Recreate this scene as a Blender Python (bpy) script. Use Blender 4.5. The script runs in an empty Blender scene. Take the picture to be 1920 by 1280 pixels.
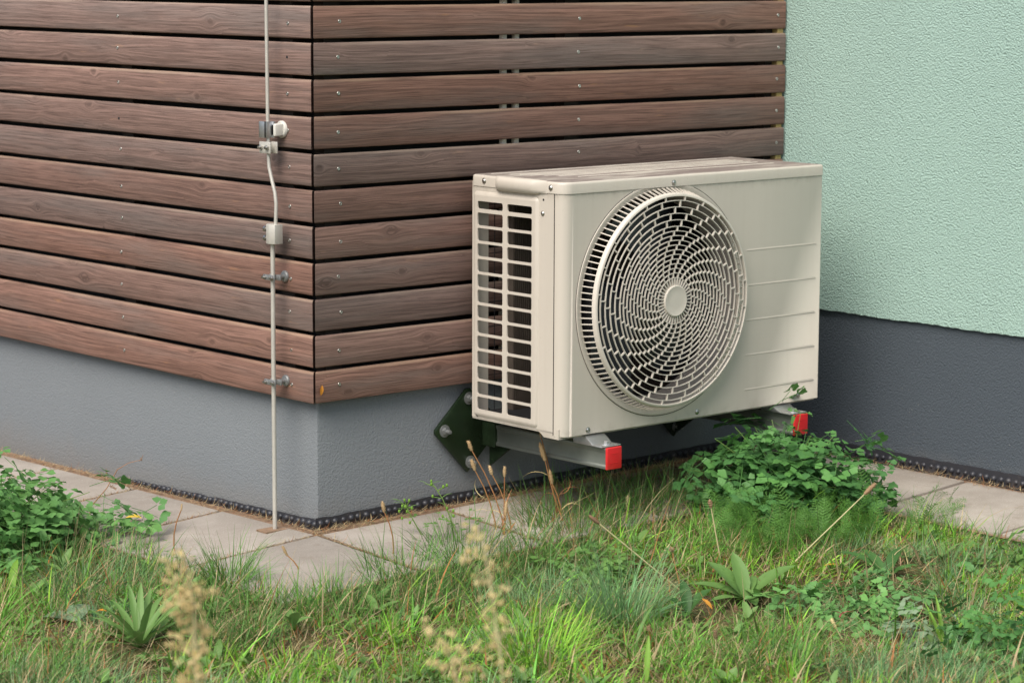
import bpy, bmesh, math, random
import numpy as np
from mathutils import Vector, Matrix
random.seed(7); rng = np.random.default_rng(7)
S = bpy.context.scene
COL = S.collection
PI = math.pi
# ------------------------------------------------------------------ camera
FPX = 4831.2
CAM = Vector((-3.27309502, -4.38583329, 0.94276019))
RT = Vector((0.75297193, -0.65804213, 0.0037193)); UP = Vector((0.09314011, 0.11216827, 0.98931451)); FW = Vector((0.65142781, 0.74457964, -0.14574968))
cd = bpy.data.cameras.new('camera'); cam = bpy.data.objects.new('camera', cd); COL.objects.link(cam)
cam.matrix_world = Matrix(((RT.x, UP.x, -FW.x, CAM.x), (RT.y, UP.y, -FW.y, CAM.y), (RT.z, UP.z, -FW.z, CAM.z), (0, 0, 0, 1)))
cd.sensor_width = 36; cd.lens = FPX/1920*36; cd.clip_start = .05; cd.clip_end = 2000
cd.dof.use_dof = True; cd.dof.focus_distance = 5.35; cd.dof.aperture_fstop = 7
S.camera = cam
# ------------------------------------------------------------------ sky, sun, exposure
W = bpy.data.worlds.new('World'); S.world = W; W.use_nodes = True
wn = W.node_tree; wn.nodes.clear()
sky = wn.nodes.new('ShaderNodeTexSky'); sky.sky_type = 'NISHITA'; sky.sun_disc = False
SUN_EL, SUN_AZ = math.radians(52), math.radians(201)      # azimuth of the sun seen from above, anticlockwise from +x
sky.sun_elevation = SUN_EL; sky.sun_rotation = PI/2 - SUN_AZ
sky.air_density = 1.0; sky.dust_density = 3.0; sky.ozone_density = .6
bg = wn.nodes.new('ShaderNodeBackground'); bg.inputs[1].default_value = .06
wo = wn.nodes.new('ShaderNodeOutputWorld')
wn.links.new(sky.outputs[0], bg.inputs[0]); wn.links.new(bg.outputs[0], wo.inputs[0])
sd = bpy.data.lights.new('sun', 'SUN'); sd.energy = 1.5; sd.angle = math.radians(50); sd.color = (1, .94, .85)
sun = bpy.data.objects.new('sun', sd); COL.objects.link(sun)
sdir = Vector((math.cos(SUN_AZ)*math.cos(SUN_EL), math.sin(SUN_AZ)*math.cos(SUN_EL), math.sin(SUN_EL)))
sun.rotation_euler = sdir.to_track_quat('Z', 'Y').to_euler()
S.view_settings.view_transform = 'Standard'; S.view_settings.look = 'None'; S.view_settings.exposure = 1.40; S.view_settings.gamma = 1
S.view_settings.use_curve_mapping = False

# ------------------------------------------------------------------ materials
def nt(name):
    m = bpy.data.materials.new(name); m.use_nodes = True; t = m.node_tree; t.nodes.clear()
    return m, t
class G:
    """small node helper"""
    def __init__(s, t): s.t = t
    def n(s, ty, ins=None, **kw):
        x = s.t.nodes.new(ty)
        for k, v in kw.items(): setattr(x, k, v)
        for k, v in (ins or {}).items():
            if hasattr(v, 'links') or isinstance(v, bpy.types.NodeSocket): s.t.links.new(v, x.inputs[k])
            else: x.inputs[k].default_value = v
        return x
    def math(s, op, a, b=0.0, c=0.0, clamp=False):
        return s.n('ShaderNodeMath', {0: a, 1: b, 2: c}, operation=op, use_clamp=clamp).outputs[0]
    def mix(s, f, a, b, mode='MIX'):
        x = s.n('ShaderNodeMix', data_type='RGBA', blend_type=mode)
        for i, v in ((0, f), (6, a), (7, b)):
            if isinstance(v, bpy.types.NodeSocket): s.t.links.new(v, x.inputs[i])
            else: x.inputs[i].default_value = v if i == 0 else (*v, 1)
        return x.outputs[2]
    def ramp(s, f, a, b):
        return s.n('ShaderNodeMapRange', {0: f, 1: a, 2: b, 3: 0.0, 4: 1.0}, interpolation_type='SMOOTHSTEP').outputs[0]
    def noise(s, vec, scale, detail=4, rough=.55, dist=0.0):
        return s.n('ShaderNodeTexNoise', {'Vector': vec, 'Scale': scale, 'Detail': detail, 'Roughness': rough, 'Distortion': dist}).outputs[0]
    def mapv(s, vec, scale=(1, 1, 1), loc=(0, 0, 0)):
        return s.n('ShaderNodeMapping', {'Vector': vec, 'Scale': scale, 'Location': loc}).outputs[0]
    def bump(s, h, strength, dist):
        return s.n('ShaderNodeBump', {'Height': h, 'Strength': strength, 'Distance': dist}).outputs[0]
    def out(s, color, rough=.5, metal=0.0, normal=None, spec=.5, transl=None):
        b = s.n('ShaderNodeBsdfPrincipled', {'Roughness': rough, 'Metallic': metal, 'Specular IOR Level': spec})
        if isinstance(color, bpy.types.NodeSocket): s.t.links.new(color, b.inputs['Base Color'])
        else: b.inputs['Base Color'].default_value = (*color, 1)
        if normal is not None: s.t.links.new(normal, b.inputs['Normal'])
        r = b.outputs[0]
        if transl:
            tr = s.n('ShaderNodeBsdfTranslucent')
            if isinstance(color, bpy.types.NodeSocket): s.t.links.new(color, tr.inputs[0])
            else: tr.inputs[0].default_value = (*color, 1)
            r = s.n('ShaderNodeMixShader', {0: transl, 1: r, 2: tr.outputs[0]}).outputs[0]
        o = s.n('ShaderNodeOutputMaterial'); s.t.links.new(r, o.inputs[0])
def simple(name, col, rough=.5, metal=0.0, var=.12, nscale=30, bump=0.0, bdist=.001, spec=.5, dirt=None, dirt_amt=.5):
    m, t = nt(name); g = G(t); P = g.n('ShaderNodeTexCoord').outputs['Object']
    n = g.noise(P, nscale)
    c = g.mix(n, tuple(v*(1-var) for v in col), tuple(min(1, v*(1+var)) for v in col))
    if dirt:
        d = g.ramp(g.noise(P, nscale*.35, 6, .7), .52, .75)
        c = g.mix(g.math('MULTIPLY', d, dirt_amt), c, dirt)
    nm = g.bump(g.noise(P, nscale*6, 3), bump, bdist) if bump else None
    g.out(c, rough, metal, nm, spec)
    return m
def stucco(name, col, scale, bstr, bdist, spots=None):
    m, t = nt(name); g = G(t); P = g.n('ShaderNodeTexCoord').outputs['Object']
    wob = g.n('ShaderNodeVectorMath', {0: P, 1: g.n('ShaderNodeVectorMath', {0: g.n('ShaderNodeTexNoise', {'Vector': P, 'Scale': 40.0}).outputs[1], 'Scale': .006}, operation='SCALE').outputs[0]}, operation='ADD').outputs[0]
    v = g.n('ShaderNodeTexVoronoi', {'Vector': wob, 'Scale': scale}, feature='SMOOTH_F1').outputs[0]
    h = g.math('ADD', g.math('MULTIPLY', g.math('SUBTRACT', 1.0, v), .6), g.math('MULTIPLY', g.noise(P, scale*.7, 3, .5, .0), 1.0))
    big = g.noise(P, 2.2, 5, .6)
    c = g.mix(big, tuple(x*.93 for x in col), tuple(x*1.07 for x in col))
    c = g.mix(g.math('MULTIPLY', g.ramp(h, .95, .55), .22), c, tuple(x*.75 for x in col))
    if spots:
        sp = g.ramp(g.n('ShaderNodeTexVoronoi', {'Vector': P, 'Scale': 90.0}).outputs[0], .16, .08)
        sp = g.math('MULTIPLY', sp, g.ramp(g.noise(P, 6, 3), .55, .7))
        c = g.mix(g.math('MULTIPLY', sp, .6), c, spots)
        # splash dirt near the ground
        z = g.n('ShaderNodeSeparateXYZ', {0: P}).outputs[2]
        low = g.math('MULTIPLY', g.ramp(g.math('ADD', z, g.math('MULTIPLY', g.noise(P, 14, 4), .08)),   .12, .015), .45)
        c = g.mix(low, c, (.21, .19, .17))
    g.out(c, .88, 0, g.bump(h, bstr, bdist), .25)
    return m
def wood_mat(name, tint):
    m, t = nt(name); g = G(t); P0 = g.n('ShaderNodeTexCoord').outputs['Object']
    rnd = g.n('ShaderNodeObjectInfo').outputs['Random']
    sep0 = g.n('ShaderNodeSeparateXYZ', {0: P0})
    off = g.n('ShaderNodeCombineXYZ', {0: g.math('MULTIPLY', rnd, 37.0), 1: 0.0, 2: g.math('MULTIPLY', rnd, 11.0)}).outputs[0]
    P = g.n('ShaderNodeVectorMath', {0: P0, 1: off}, operation='ADD').outputs[0]
    K = g.mapv(P, (4.2, 0.001, 14.0))
    vor = g.n('ShaderNodeTexVoronoi', {'Vector': K, 'Scale': 1.0, 'Randomness': 1.0})
    rel = g.n('ShaderNodeVectorMath', {0: K, 1: vor.outputs['Position']}, operation='SUBTRACT').outputs[0]
    rs = g.n('ShaderNodeSeparateXYZ', {0: rel})
    rx = g.math('MULTIPLY', rs.outputs[0], 1/4.2*.62); rz = g.math('MULTIPLY', rs.outputs[2], 1/14.0)
    r2 = g.math('ADD', g.math('MULTIPLY', rx, rx), g.math('MULTIPLY', rz, rz))
    keep = g.ramp(g.n('ShaderNodeSeparateColor', {0: vor.outputs['Color']}).outputs[0], .70, .75)     # only some cells have a knot
    a2 = g.math('MULTIPLY', keep, .00022)
    sep = g.n('ShaderNodeSeparateXYZ', {0: P})
    wav = g.math('MULTIPLY', g.math('SUBTRACT', g.noise(g.mapv(P, (1.6, 1, 5)), 1.0, 2), .5), .024)
    psi = g.math('ADD', g.math('SUBTRACT', sep.outputs[2], g.math('DIVIDE', g.math('MULTIPLY', rz, a2), g.math('ADD', r2, .00012))), wav)
    gv = g.n('ShaderNodeCombineXYZ', {0: g.math('MULTIPLY', sep.outputs[0], 3.0), 1: 0.0, 2: g.math('MULTIPLY', psi, 190.0)}).outputs[0]
    grain = g.noise(gv, 1.0, 3, .55)
    gv2 = g.n('ShaderNodeCombineXYZ', {0: g.math('MULTIPLY', sep.outputs[0], 9.0), 1: 0.0, 2: g.math('MULTIPLY', psi, 620.0)}).outputs[0]
    fine = g.noise(gv2, 1.0, 3, .6)
    tone = g.noise(g.mapv(P, (1.8, 1, 16)), 1.0, 3, .5)
    dk = tuple(x*.68 for x in tint); lt = tuple(x*1.20 for x in tint)
    c = g.mix(g.ramp(grain, .33, .67), dk, lt)
    c = g.mix(g.math('MULTIPLY', g.ramp(tone, .42, .72), .5), c, (tint[1]*1.28, tint[1]*1.12, tint[1]*1.02), 'MIX')       # grey weathering
    c2 = g.mix(g.math('MULTIPLY', g.ramp(fine, .52, .36), .7), c, tuple(x*.36 for x in tint))
    orange = g.math('MULTIPLY', g.ramp(g.noise(g.mapv(P, (7, 1, 60)), 1.0, 4, .6), .63, .74), .55)
    c3 = g.mix(orange, c2, (.33, .17, .085))
    kn = g.math('MULTIPLY', g.ramp(r2, .00007, .00001), keep)
    c4 = g.mix(g.math('MULTIPLY', kn, .5), c3, tuple(x*.33 for x in tint))
    # worn arrises, with a highlight painted in along the top edges
    az = g.math('ADD', sep0.outputs[2], g.math('MULTIPLY', g.noise(g.mapv(P, (14, 1, 90)), 1.0, 3), .006))
    wear_highlight = g.math('MULTIPLY', g.ramp(az, .0305, .0350), g.ramp(g.noise(g.mapv(P, (2.2, 1, 2)), 1.0, 3), .38, .62))
    c5 = g.mix(g.math('MULTIPLY', wear_highlight, .65), c4, (.34, .23, .16))
    br = g.n('ShaderNodeHueSaturation', {'Value': g.math('ADD', .86, g.math('MULTIPLY', rnd, .34)), 'Color': c5, 'Saturation': g.math('ADD', .72, g.math('MULTIPLY', g.math('FRACT', g.math('MULTIPLY', rnd, 7.3)), .36))}).outputs[0]
    hgt = g.math('ADD', g.math('MULTIPLY', grain, .7), g.math('MULTIPLY', fine, .5))
    g.out(br, .74, 0, g.bump(hgt, .7, .0011), .25)
    return m
M = {}
M['plank'] = wood_mat('stained_larch', (.215, .120, .092))
M['green'] = stucco('green_render', (.350, .500, .445), 300, 1.0, .0046)
M['plinth'] = stucco('grey_plinth_render', (.180, .198, .213), 300, .6, .0026, (.35, .33, .3))
M['darkbase'] = stucco('anthracite_base_render', (.070, .086, .104), 270, .7, .0034, (.30, .28, .22))
M['black'] = simple('black_membrane', (.012, .012, .014), .8)
M['dimple'] = simple('black_dimple_sheet', (.028, .030, .038), .42, nscale=60, dirt=(.13, .11, .10), dirt_amt=.45)
M['steel'] = simple('zinc_steel', (.56, .57, .58), .38, .9, .15, 80, .15)
M['inox'] = simple('screw_steel', (.45, .44, .42), .35, 1.0, .2, 200)
M['rod'] = simple('weathered_aluminium', (.53, .51, .46), .5, .35, .14, 60, .2, .0006)
M['cream_plastic'] = simple('cream_plastic', (.60, .59, .54), .5, 0, .05)
M['rail'] = simple('galvanised_rail', (.20, .22, .20), .45, .6, .22, 22, .2, .0005, dirt=(.16, .18, .12), dirt_amt=.6)
M['plate'] = simple('green_black_plate', (.020, .036, .018), .25, .3, .6, 14, .1, .0006)
M['dullsteel'] = simple('dull_zinc', (.27, .28, .28), .5, .6, .2, 60)
M['red'] = simple('red_plastic', (.62, .018, .022), .42, 0, .06, 40, dirt=(.5, .12, .08), dirt_amt=.25)
M['batten'] = simple('dark_batten', (.03, .023, .018), .9)
M['tape'] = simple('yellow_foam_tape', (.42, .31, .12), .9, 0, .3, 90, .6, .002)
M['pipe'] = simple('pale_pipe', (.86, .80, .70), .6)
def ac_paint(name, col, dirtk=.25, top=False):
    m, t = nt(name); g = G(t); P = g.n('ShaderNodeTexCoord').outputs['Object']
    st = g.ramp(g.noise(g.mapv(P, (45, 45, 2.0)), 1.0, 4, .6), .45, .8)
    fl = g.ramp(g.noise(P, 260, 2, .5), .69, .76)
    bigd = g.ramp(g.noise(P, 7, 5, .65), .45, .8)
    c = g.mix(g.math('MULTIPLY', st, dirtk*.5), col, (.38, .33, .26))
    c = g.mix(g.math('MULTIPLY', bigd, dirtk), c, tuple(x*.86 for x in col))
    c = g.mix(g.math('MULTIPLY', fl, .22), c, (.2, .17, .13))
    zz = g.n('ShaderNodeSeparateXYZ', {0: P}).outputs[2]
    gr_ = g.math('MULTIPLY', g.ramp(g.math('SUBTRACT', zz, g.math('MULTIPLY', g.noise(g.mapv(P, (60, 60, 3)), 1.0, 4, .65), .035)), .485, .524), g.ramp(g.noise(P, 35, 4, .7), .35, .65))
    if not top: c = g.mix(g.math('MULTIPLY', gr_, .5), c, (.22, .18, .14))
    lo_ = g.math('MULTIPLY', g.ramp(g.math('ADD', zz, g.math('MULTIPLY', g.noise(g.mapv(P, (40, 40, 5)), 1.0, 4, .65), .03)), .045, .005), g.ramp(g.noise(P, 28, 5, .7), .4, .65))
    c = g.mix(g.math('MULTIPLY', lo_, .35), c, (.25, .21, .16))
    if top:
        u = g.n('ShaderNodeSeparateXYZ', {0: g.n('ShaderNodeNewGeometry').outputs['Normal']}).outputs[2]
        z = g.n('ShaderNodeSeparateXYZ', {0: P}).outputs[2]
        k = g.math('MULTIPLY', g.math('MULTIPLY', g.ramp(u, .9, .99), g.ramp(z, .5535, .5518)), g.ramp(g.noise(g.mapv(P, (6, 30, 1)), 1.0, 5, .65), .22, .6))
        c = g.mix(g.math('MULTIPLY', k, .92), c, (.17, .135, .125))
    rg, sp_ = .42, .45
    if top: rg = g.math('ADD', .42, g.math('MULTIPLY', k, .55)); sp_ = g.math('SUBTRACT', .45, g.math('MULTIPLY', k, .40))
    g.out(c, rg, 0, g.bump(g.noise(P, 500, 2), .05, .0004), sp_)
    return m
AC = (.545, .500, .435)
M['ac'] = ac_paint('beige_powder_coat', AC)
M['ac_top'] = ac_paint('beige_lid_coat', AC, .25, True)
M['ac_grille'] = ac_paint('beige_grille_plastic', (.600, .555, .490), .2)
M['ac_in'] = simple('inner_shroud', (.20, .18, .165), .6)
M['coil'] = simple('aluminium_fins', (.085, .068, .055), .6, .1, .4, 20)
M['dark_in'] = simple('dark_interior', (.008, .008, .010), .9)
M['fan'] = simple('fan_blade_plastic', (.014, .016, .022), .4)
M['dirtline'] = simple('grimy_gap', (.035, .03, .025), .9)
def slab_mat():
    m, t = nt('concrete_slab'); g = G(t); P0 = g.n('ShaderNodeTexCoord').outputs['Object']
    rnd = g.n('ShaderNodeObjectInfo').outputs['Random']
    P = g.n('ShaderNodeVectorMath', {0: P0, 1: g.n('ShaderNodeCombineXYZ', {0: rnd, 1: rnd, 2: rnd}).outputs[0]}, operation='ADD').outputs[0]
    a = g.noise(P, 5, 6, .65); b = g.noise(P, 420, 3, .6)
    c = g.mix(g.ramp(a, .3, .72), (.290, .258, .222), (.40, .362, .318))
    c = g.mix(g.math('MULTIPLY', g.ramp(b, .56, .7), .55), c, (.22, .18, .16))
    c = g.mix(g.math('MULTIPLY', g.ramp(b, .42, .30), .5), c, (.60, .56, .51))
    c = g.mix(g.math('MULTIPLY', g.ramp(g.noise(P, 17, 6, .7), .57, .75), .55), c, (.20, .15, .11))
    c = g.n('ShaderNodeHueSaturation', {'Value': g.math('ADD', .9, g.math('MULTIPLY', rnd, .2)), 'Color': c}).outputs[0]
    g.out(c, .9, 0, g.bump(b, .5, .0012), .25); return m
M['slab'] = slab_mat()
M['joint'] = simple('joint_sand', (.27, .175, .11), .95, 0, .45, 60, .9, .004, dirt=(.10, .07, .045), dirt_amt=.8)
def soil_mat():
    m, t = nt('lawn_soil'); g = G(t); P = g.n('ShaderNodeTexCoord').outputs['Object']
    a = g.noise(P, 9, 6, .65); b = g.noise(P, 90, 5, .7)
    c = g.mix(g.ramp(a, .35, .65), (.085, .06, .035), (.10, .105, .035))
    c = g.mix(g.ramp(b, .5, .75), c, (.22, .17, .10))
    g.out(c, .95, 0, g.bump(b, .8, .01), .2); return m
M['soil'] = soil_mat()
def attr_mat(name, transl=.3, rough=.55):
    m, t = nt(name); g = G(t)
    a = g.n('ShaderNodeAttribute', attribute_name='Col').outputs['Color']
    g.out(a, rough, 0, None, .3, transl); return m
M['blade'] = attr_mat('grass_blades')
M['dry'] = attr_mat('dry_litter', .1, .8)
def leaf_mat(name, c0, c1, transl=.25, rough=.5, spec=.35, vs=60):
    m, t = nt(name); g = G(t); P = g.n('ShaderNodeTexCoord').outputs['Object']
    r = g.n('ShaderNodeObjectInfo').outputs['Random']
    f = g.math('ADD', g.math('MULTIPLY', r, .75), g.math('MULTIPLY', g.noise(P, vs, 3), .4), clamp=True)
    c = g.mix(f, c0, c1)
    g.out(c, rough, 0, g.bump(g.noise(P, vs*3, 2), .2, .001), spec, transl); return m
M['rue'] = leaf_mat('blue_green_leaf', (.085, .21, .070), (.19, .41, .11))
M['rue2'] = leaf_mat('fresh_green_leaf', (.050, .145, .048), (.115, .29, .07))
M['plantain'] = leaf_mat('plantain_leaf', (.11, .22, .055), (.17, .30, .085))
M['plantain_dark'] = leaf_mat('dark_plantain_leaf', (.04, .11, .03), (.07, .17, .04))
M['lime'] = leaf_mat('lime_leaf', (.17, .34, .04), (.25, .45, .07), .35)
M['silver'] = leaf_mat('silvery_leaf', (.18, .27, .16), (.26, .36, .22))
M['yarrow'] = leaf_mat('feathery_leaf', (.085, .215, .040), (.130, .30, .055))
M['clover'] = leaf_mat('clover_leaf', (.10, .22, .05), (.16, .30, .07))
M['stalk'] = leaf_mat('pale_stalk', (.50, .49, .25), (.56, .46, .27), .1)
M['redstem'] = leaf_mat('reddish_stem', (.30, .12, .055), (.42, .22, .09), .1)
M['greenstem'] = leaf_mat('green_stem', (.14, .24, .06), (.18, .28, .07), .1)
M['spike'] = leaf_mat('brown_spike', (.17, .10, .065), (.33, .22, .13), .05, .9, .1, 400)
M['seed'] = leaf_mat('tan_seed_head', (.60, .46, .19), (.78, .66, .36), .15, .9, .1, 300)
M['foxhead'] = leaf_mat('tan_fox_head', (.34, .23, .12), (.50, .36, .20), .05, .9, .1, 400)
M['pink'] = leaf_mat('pink_red_leaf', (.36, .05, .07), (.42, .09, .10))
M['autumn'] = leaf_mat('orange_leaf', (.62, .24, .03), (.70, .33, .05))
M['yellow'] = leaf_mat('yellow_leaf', (.62, .42, .04), (.70, .50, .06))

# ------------------------------------------------------------------ mesh helpers
ORG = {}
def worg(o): return ORG.get(o.name, Vector((0, 0, 0))) if o else Vector((0, 0, 0))
def thing(name, label, cat, loc=(0, 0, 0), group=None):
    o = bpy.data.objects.new(name, None); COL.objects.link(o); o.empty_display_size = .05
    o.location = loc; o['label'] = label; o['category'] = cat
    if group: o['group'] = group
    ORG[o.name] = Vector(loc); return o
def tag(o, label, cat, group=None):
    o['label'] = label; o['category'] = cat
    if group: o['group'] = group
    return o
def link(name, me, parent=None, loc=None, rot=None, scale=None):
    """link shared mesh data at a world location under parent"""
    o = bpy.data.objects.new(name, me); COL.objects.link(o); o.parent = parent
    L = Vector(loc) if loc is not None else worg(parent)
    o.location = L - worg(parent)
    if rot is not None: o.rotation_euler = rot
    if scale is not None: o.scale = scale if hasattr(scale, '__len__') else (scale,)*3
    ORG[o.name] = L; return o
class MB:
    def __init__(s): s.v = []; s.f = []
    def quad(s, *p): b = len(s.v); s.v += [tuple(q) for q in p]; s.f.append(tuple(range(b, b+len(p)))); return s
    def box(s, x0, x1, y0, y1, z0, z1):
        b = len(s.v); s.v += [(x, y, z) for x in (x0, x1) for y in (y0, y1) for z in (z0, z1)]
        s.f += [tuple(b+i for i in q) for q in ((0, 1, 3, 2), (4, 6, 7, 5), (0, 4, 5, 1), (2, 3, 7, 6), (0, 2, 6, 4), (1, 5, 7, 3))]; return s
    def hexa(s, c8):
        b = len(s.v); s.v += [tuple(c) for c in c8]
        s.f += [tuple(b+i for i in q) for q in ((0, 1, 3, 2), (4, 6, 7, 5), (0, 4, 5, 1), (2, 3, 7, 6), (0, 2, 6, 4), (1, 5, 7, 3))]; return s
    def tube(s, path, r, n=8, cap=True):
        path = [Vector(p) for p in path]; rs = r if hasattr(r, '__len__') else [r]*len(path)
        prev = None; b0 = len(s.v)
        for i, p in enumerate(path):
            d = (path[min(i+1, len(path)-1)]-path[max(i-1, 0)]).normalized()
            if prev is None: a = d.orthogonal().normalized()
            else: a = (prev-d*prev.dot(d)).normalized()
            prev = a; b_ = d.cross(a)
            s.v += [tuple(p+(a*math.cos(2*PI*k/n)+b_*math.sin(2*PI*k/n))*rs[i]) for k in range(n)]
        for i in range(len(path)-1):
            for k in range(n):
                k2 = (k+1) % n; s.f.append((b0+i*n+k, b0+i*n+k2, b0+(i+1)*n+k2, b0+(i+1)*n+k))
        if cap: s.f.append(tuple(b0+k for k in range(n))[::-1]); s.f.append(tuple(b0+(len(path)-1)*n+k for k in range(n)))
        return s
    def lathe(s, c, axis, prof, n=24, cap=True):
        """prof: list of (r, h) along axis from c"""
        c = Vector(c); ax = Vector(axis).normalized(); a = ax.orthogonal().normalized(); b_ = ax.cross(a); b0 = len(s.v)
        for r, h in prof: s.v += [tuple(c+ax*h+(a*math.cos(2*PI*k/n)+b_*math.sin(2*PI*k/n))*r) for k in range(n)]
        for i in range(len(prof)-1):
            for k in range(n):
                k2 = (k+1) % n; s.f.append((b0+i*n+k, b0+i*n+k2, b0+(i+1)*n+k2, b0+(i+1)*n+k))
        if cap:
            if prof[0][0] > 1e-5: s.f.append(tuple(b0+k for k in range(n))[::-1])
            if prof[-1][0] > 1e-5: s.f.append(tuple(b0+(len(prof)-1)*n+k for k in range(n)))
        return s
    def prism(s, pts, a, b, axis):
        """polygon pts (2D) extruded between a and b along axis index"""
        def P(p, h):
            q = list(p); q.insert(axis, h); return tuple(q)
        n = len(pts); b0 = len(s.v)
        s.v += [P(p, a) for p in pts]+[P(p, b) for p in pts]
        s.f.append(tuple(b0+i for i in range(n))); s.f.append(tuple(b0+n+i for i in range(n))[::-1])
        for i in range(n): j = (i+1) % n; s.f.append((b0+i, b0+n+i, b0+n+j, b0+j))
        return s
    def mesh(s, name, mat, org=(0, 0, 0), bevel=0, segs=2, smooth=30, merge=False):
        me = bpy.data.meshes.new(name); o = Vector(org)
        me.from_pydata([tuple(Vector(v)-o) for v in s.v], [], s.f)
        bm = bmesh.new(); bm.from_mesh(me)
        if merge: bmesh.ops.remove_doubles(bm, verts=bm.verts, dist=1e-5)
        bmesh.ops.recalc_face_normals(bm, faces=bm.faces)
        if bevel:
            ed = [e for e in bm.edges if len(e.link_faces) == 2 and e.calc_face_angle(0) > math.radians(28)]
            bmesh.ops.bevel(bm, geom=ed, offset=bevel, segments=segs, profile=.5, affect='EDGES', clamp_overlap=True)
        bm.to_mesh(me); bm.free()
        me.polygons.foreach_set('use_smooth', [True]*len(me.polygons))
        if smooth: me.set_sharp_from_angle(angle=math.radians(smooth))
        me.materials.append(mat); return me
    def build(s, name, mat, parent=None, **k):
        L = worg(parent); return link(name, s.mesh(name, mat, L, **k), parent, L)

# ------------------------------------------------------------------ ground shape
def zg(x, y):
    b = -.281+.016*max(-1.5, min(1.5, x))-.015*max(0, min(3, y))
    if y >= 0: d = max(0, -x)
    elif x <= 0: d = math.hypot(x, y)
    else: d = min(-y, max(0, 1.46-x)+.06) if x > 1.0 else -y
    return b-.045*min(d, .75)-.012*max(0, min(d, 6)-.75)
def bumps(x, y):
    return .012*math.sin(x*3.1+1.3)*math.sin(y*2.7)+.008*math.sin(x*7.3+y*4.1)+.004*math.sin(x*15+y*19)
SL = .354                                                   # slab module
def lawn_z(x, y):
    on_pave = (x > -.40 and y > -.42 and not (x > 1.1 and y < -.36)) or (x > 1.07 and y < -.3)
    if on_pave: return zg(x, y)-.045
    return zg(x, y)-.016+bumps(x, y)
def at(px, py, lift=0.0):
    """ground point seen at a place of the 1920x1280 photograph"""
    d = FW+RT*((px-960)/FPX)+UP*((640-py)/FPX)
    t = 4.0
    for _ in range(60):
        p = CAM+d*t; t += (p.z-(zg(p.x, p.y)-.01+lift))/(-d.z)*.8
    return CAM+d*t
def depth(px, py, dist):
    d = FW+RT*((px-960)/FPX)+UP*((640-py)/FPX); return CAM+d*dist
def toward(px, py, base):
    """point seen at px,py in the upright plane through base that faces the camera"""
    d = FW+RT*((px-960)/FPX)+UP*((640-py)/FPX); n = Vector((FW.x, FW.y, 0))
    return CAM+d*((base-CAM).dot(n)/d.dot(n))

xs = sorted(set([round(v, 3) for v in np.arange(-3.2, 2.2, .06)]+[-300, -120, -50, -25, -12, -7, -5, -4, 3, 5, 9, 20, 60, 150, 300]))
ys = sorted(set([round(v, 3) for v in np.arange(-4.2, 2.2, .06)]+[-300, -120, -50, -25, -12, -8, -6, -5, 3, 5, 9, 20, 60, 150, 300]))
m = MB(); nx = len(xs)
for y in ys:
    for x in xs: m.v.append((x, y, lawn_z(x, y)))
for j in range(len(ys)-1):
    for i in range(nx-1): m.f.append((j*nx+i, j*nx+i+1, (j+1)*nx+i+1, (j+1)*nx+i))
gr = m.build('ground', M['soil'], smooth=0); gr['kind'] = 'structure'

# pavement of concrete slabs
pv = bpy.data.objects.new('pavement', None); COL.objects.link(pv); pv['kind'] = 'structure'; ORG['pavement'] = Vector((0, 0, 0))
def slab(x0, x1, y0, y1, k=0):
    j = .0052; r = random.Random(int((x0+5)*1000+(y0+5)*77)); dz = r.uniform(-.0015, .0015)
    x0 += j; x1 -= j; y0 += j; y1 -= j
    c = Vector(((x0+x1)/2, (y0+y1)/2, 0)); c.z = zg(c.x, c.y)
    mb = MB(); pts = []
    for x in (x0, x1):
        for y in (y0, y1):
            for z in (-.045, 0): pts.append(Vector((x, y, zg(x, y)+z+dz)))
    mb.hexa(pts)
    o = link('slab', mb.mesh('slab', M['slab'], c, bevel=.0025), pv, c); return o
for k in range(9): slab(-.352, -.002, -.01+k*SL, -.01+(k+1)*SL)
slab(-.352, -.002, -.01-SL, -.01); slab(-.352-.0, -.002, -.01-SL*2, -.01-SL) if False else None
for k in range(3): slab(.002+k*SL, .002+(k+1)*SL, -.01-SL, -.01)
slab(.002+3*SL, 1.112+.012, -.01-.30, -.01)
for a, b in ((-.265, -.01), (-.615, -.265), (-.965, -.615), (-1.315, -.965), (-1.665, -1.315)): slab(1.124, 1.452, a, b)
# sandy joints: a sheet just under the slab tops
m = MB()
def sheet(x0, x1, y0, y1, dz, n=6, ny=None):
    ny = ny or n
    X = np.linspace(x0, x1, n+1); Y = np.linspace(y0, y1, ny+1)
    for i in range(n):
        for j in range(ny):
            m.quad(*[(x, y, zg(x, y)+dz) for x, y in ((X[i], Y[j]), (X[i+1], Y[j]), (X[i+1], Y[j+1]), (X[i], Y[j+1]))])
sheet(-.354, .03, 0, 3.1, -.0035, 3, 12); sheet(-.354, 0, -.366, 0, -.005, 4, 4); sheet(0, 1.46, -.366, 0.03, -.0035, 8, 4); sheet(1.118, 1.466, -1.7, -.366, -.005, 3, 8)
jo = m.build('joint_sand', M['joint'], pv); 

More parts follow.
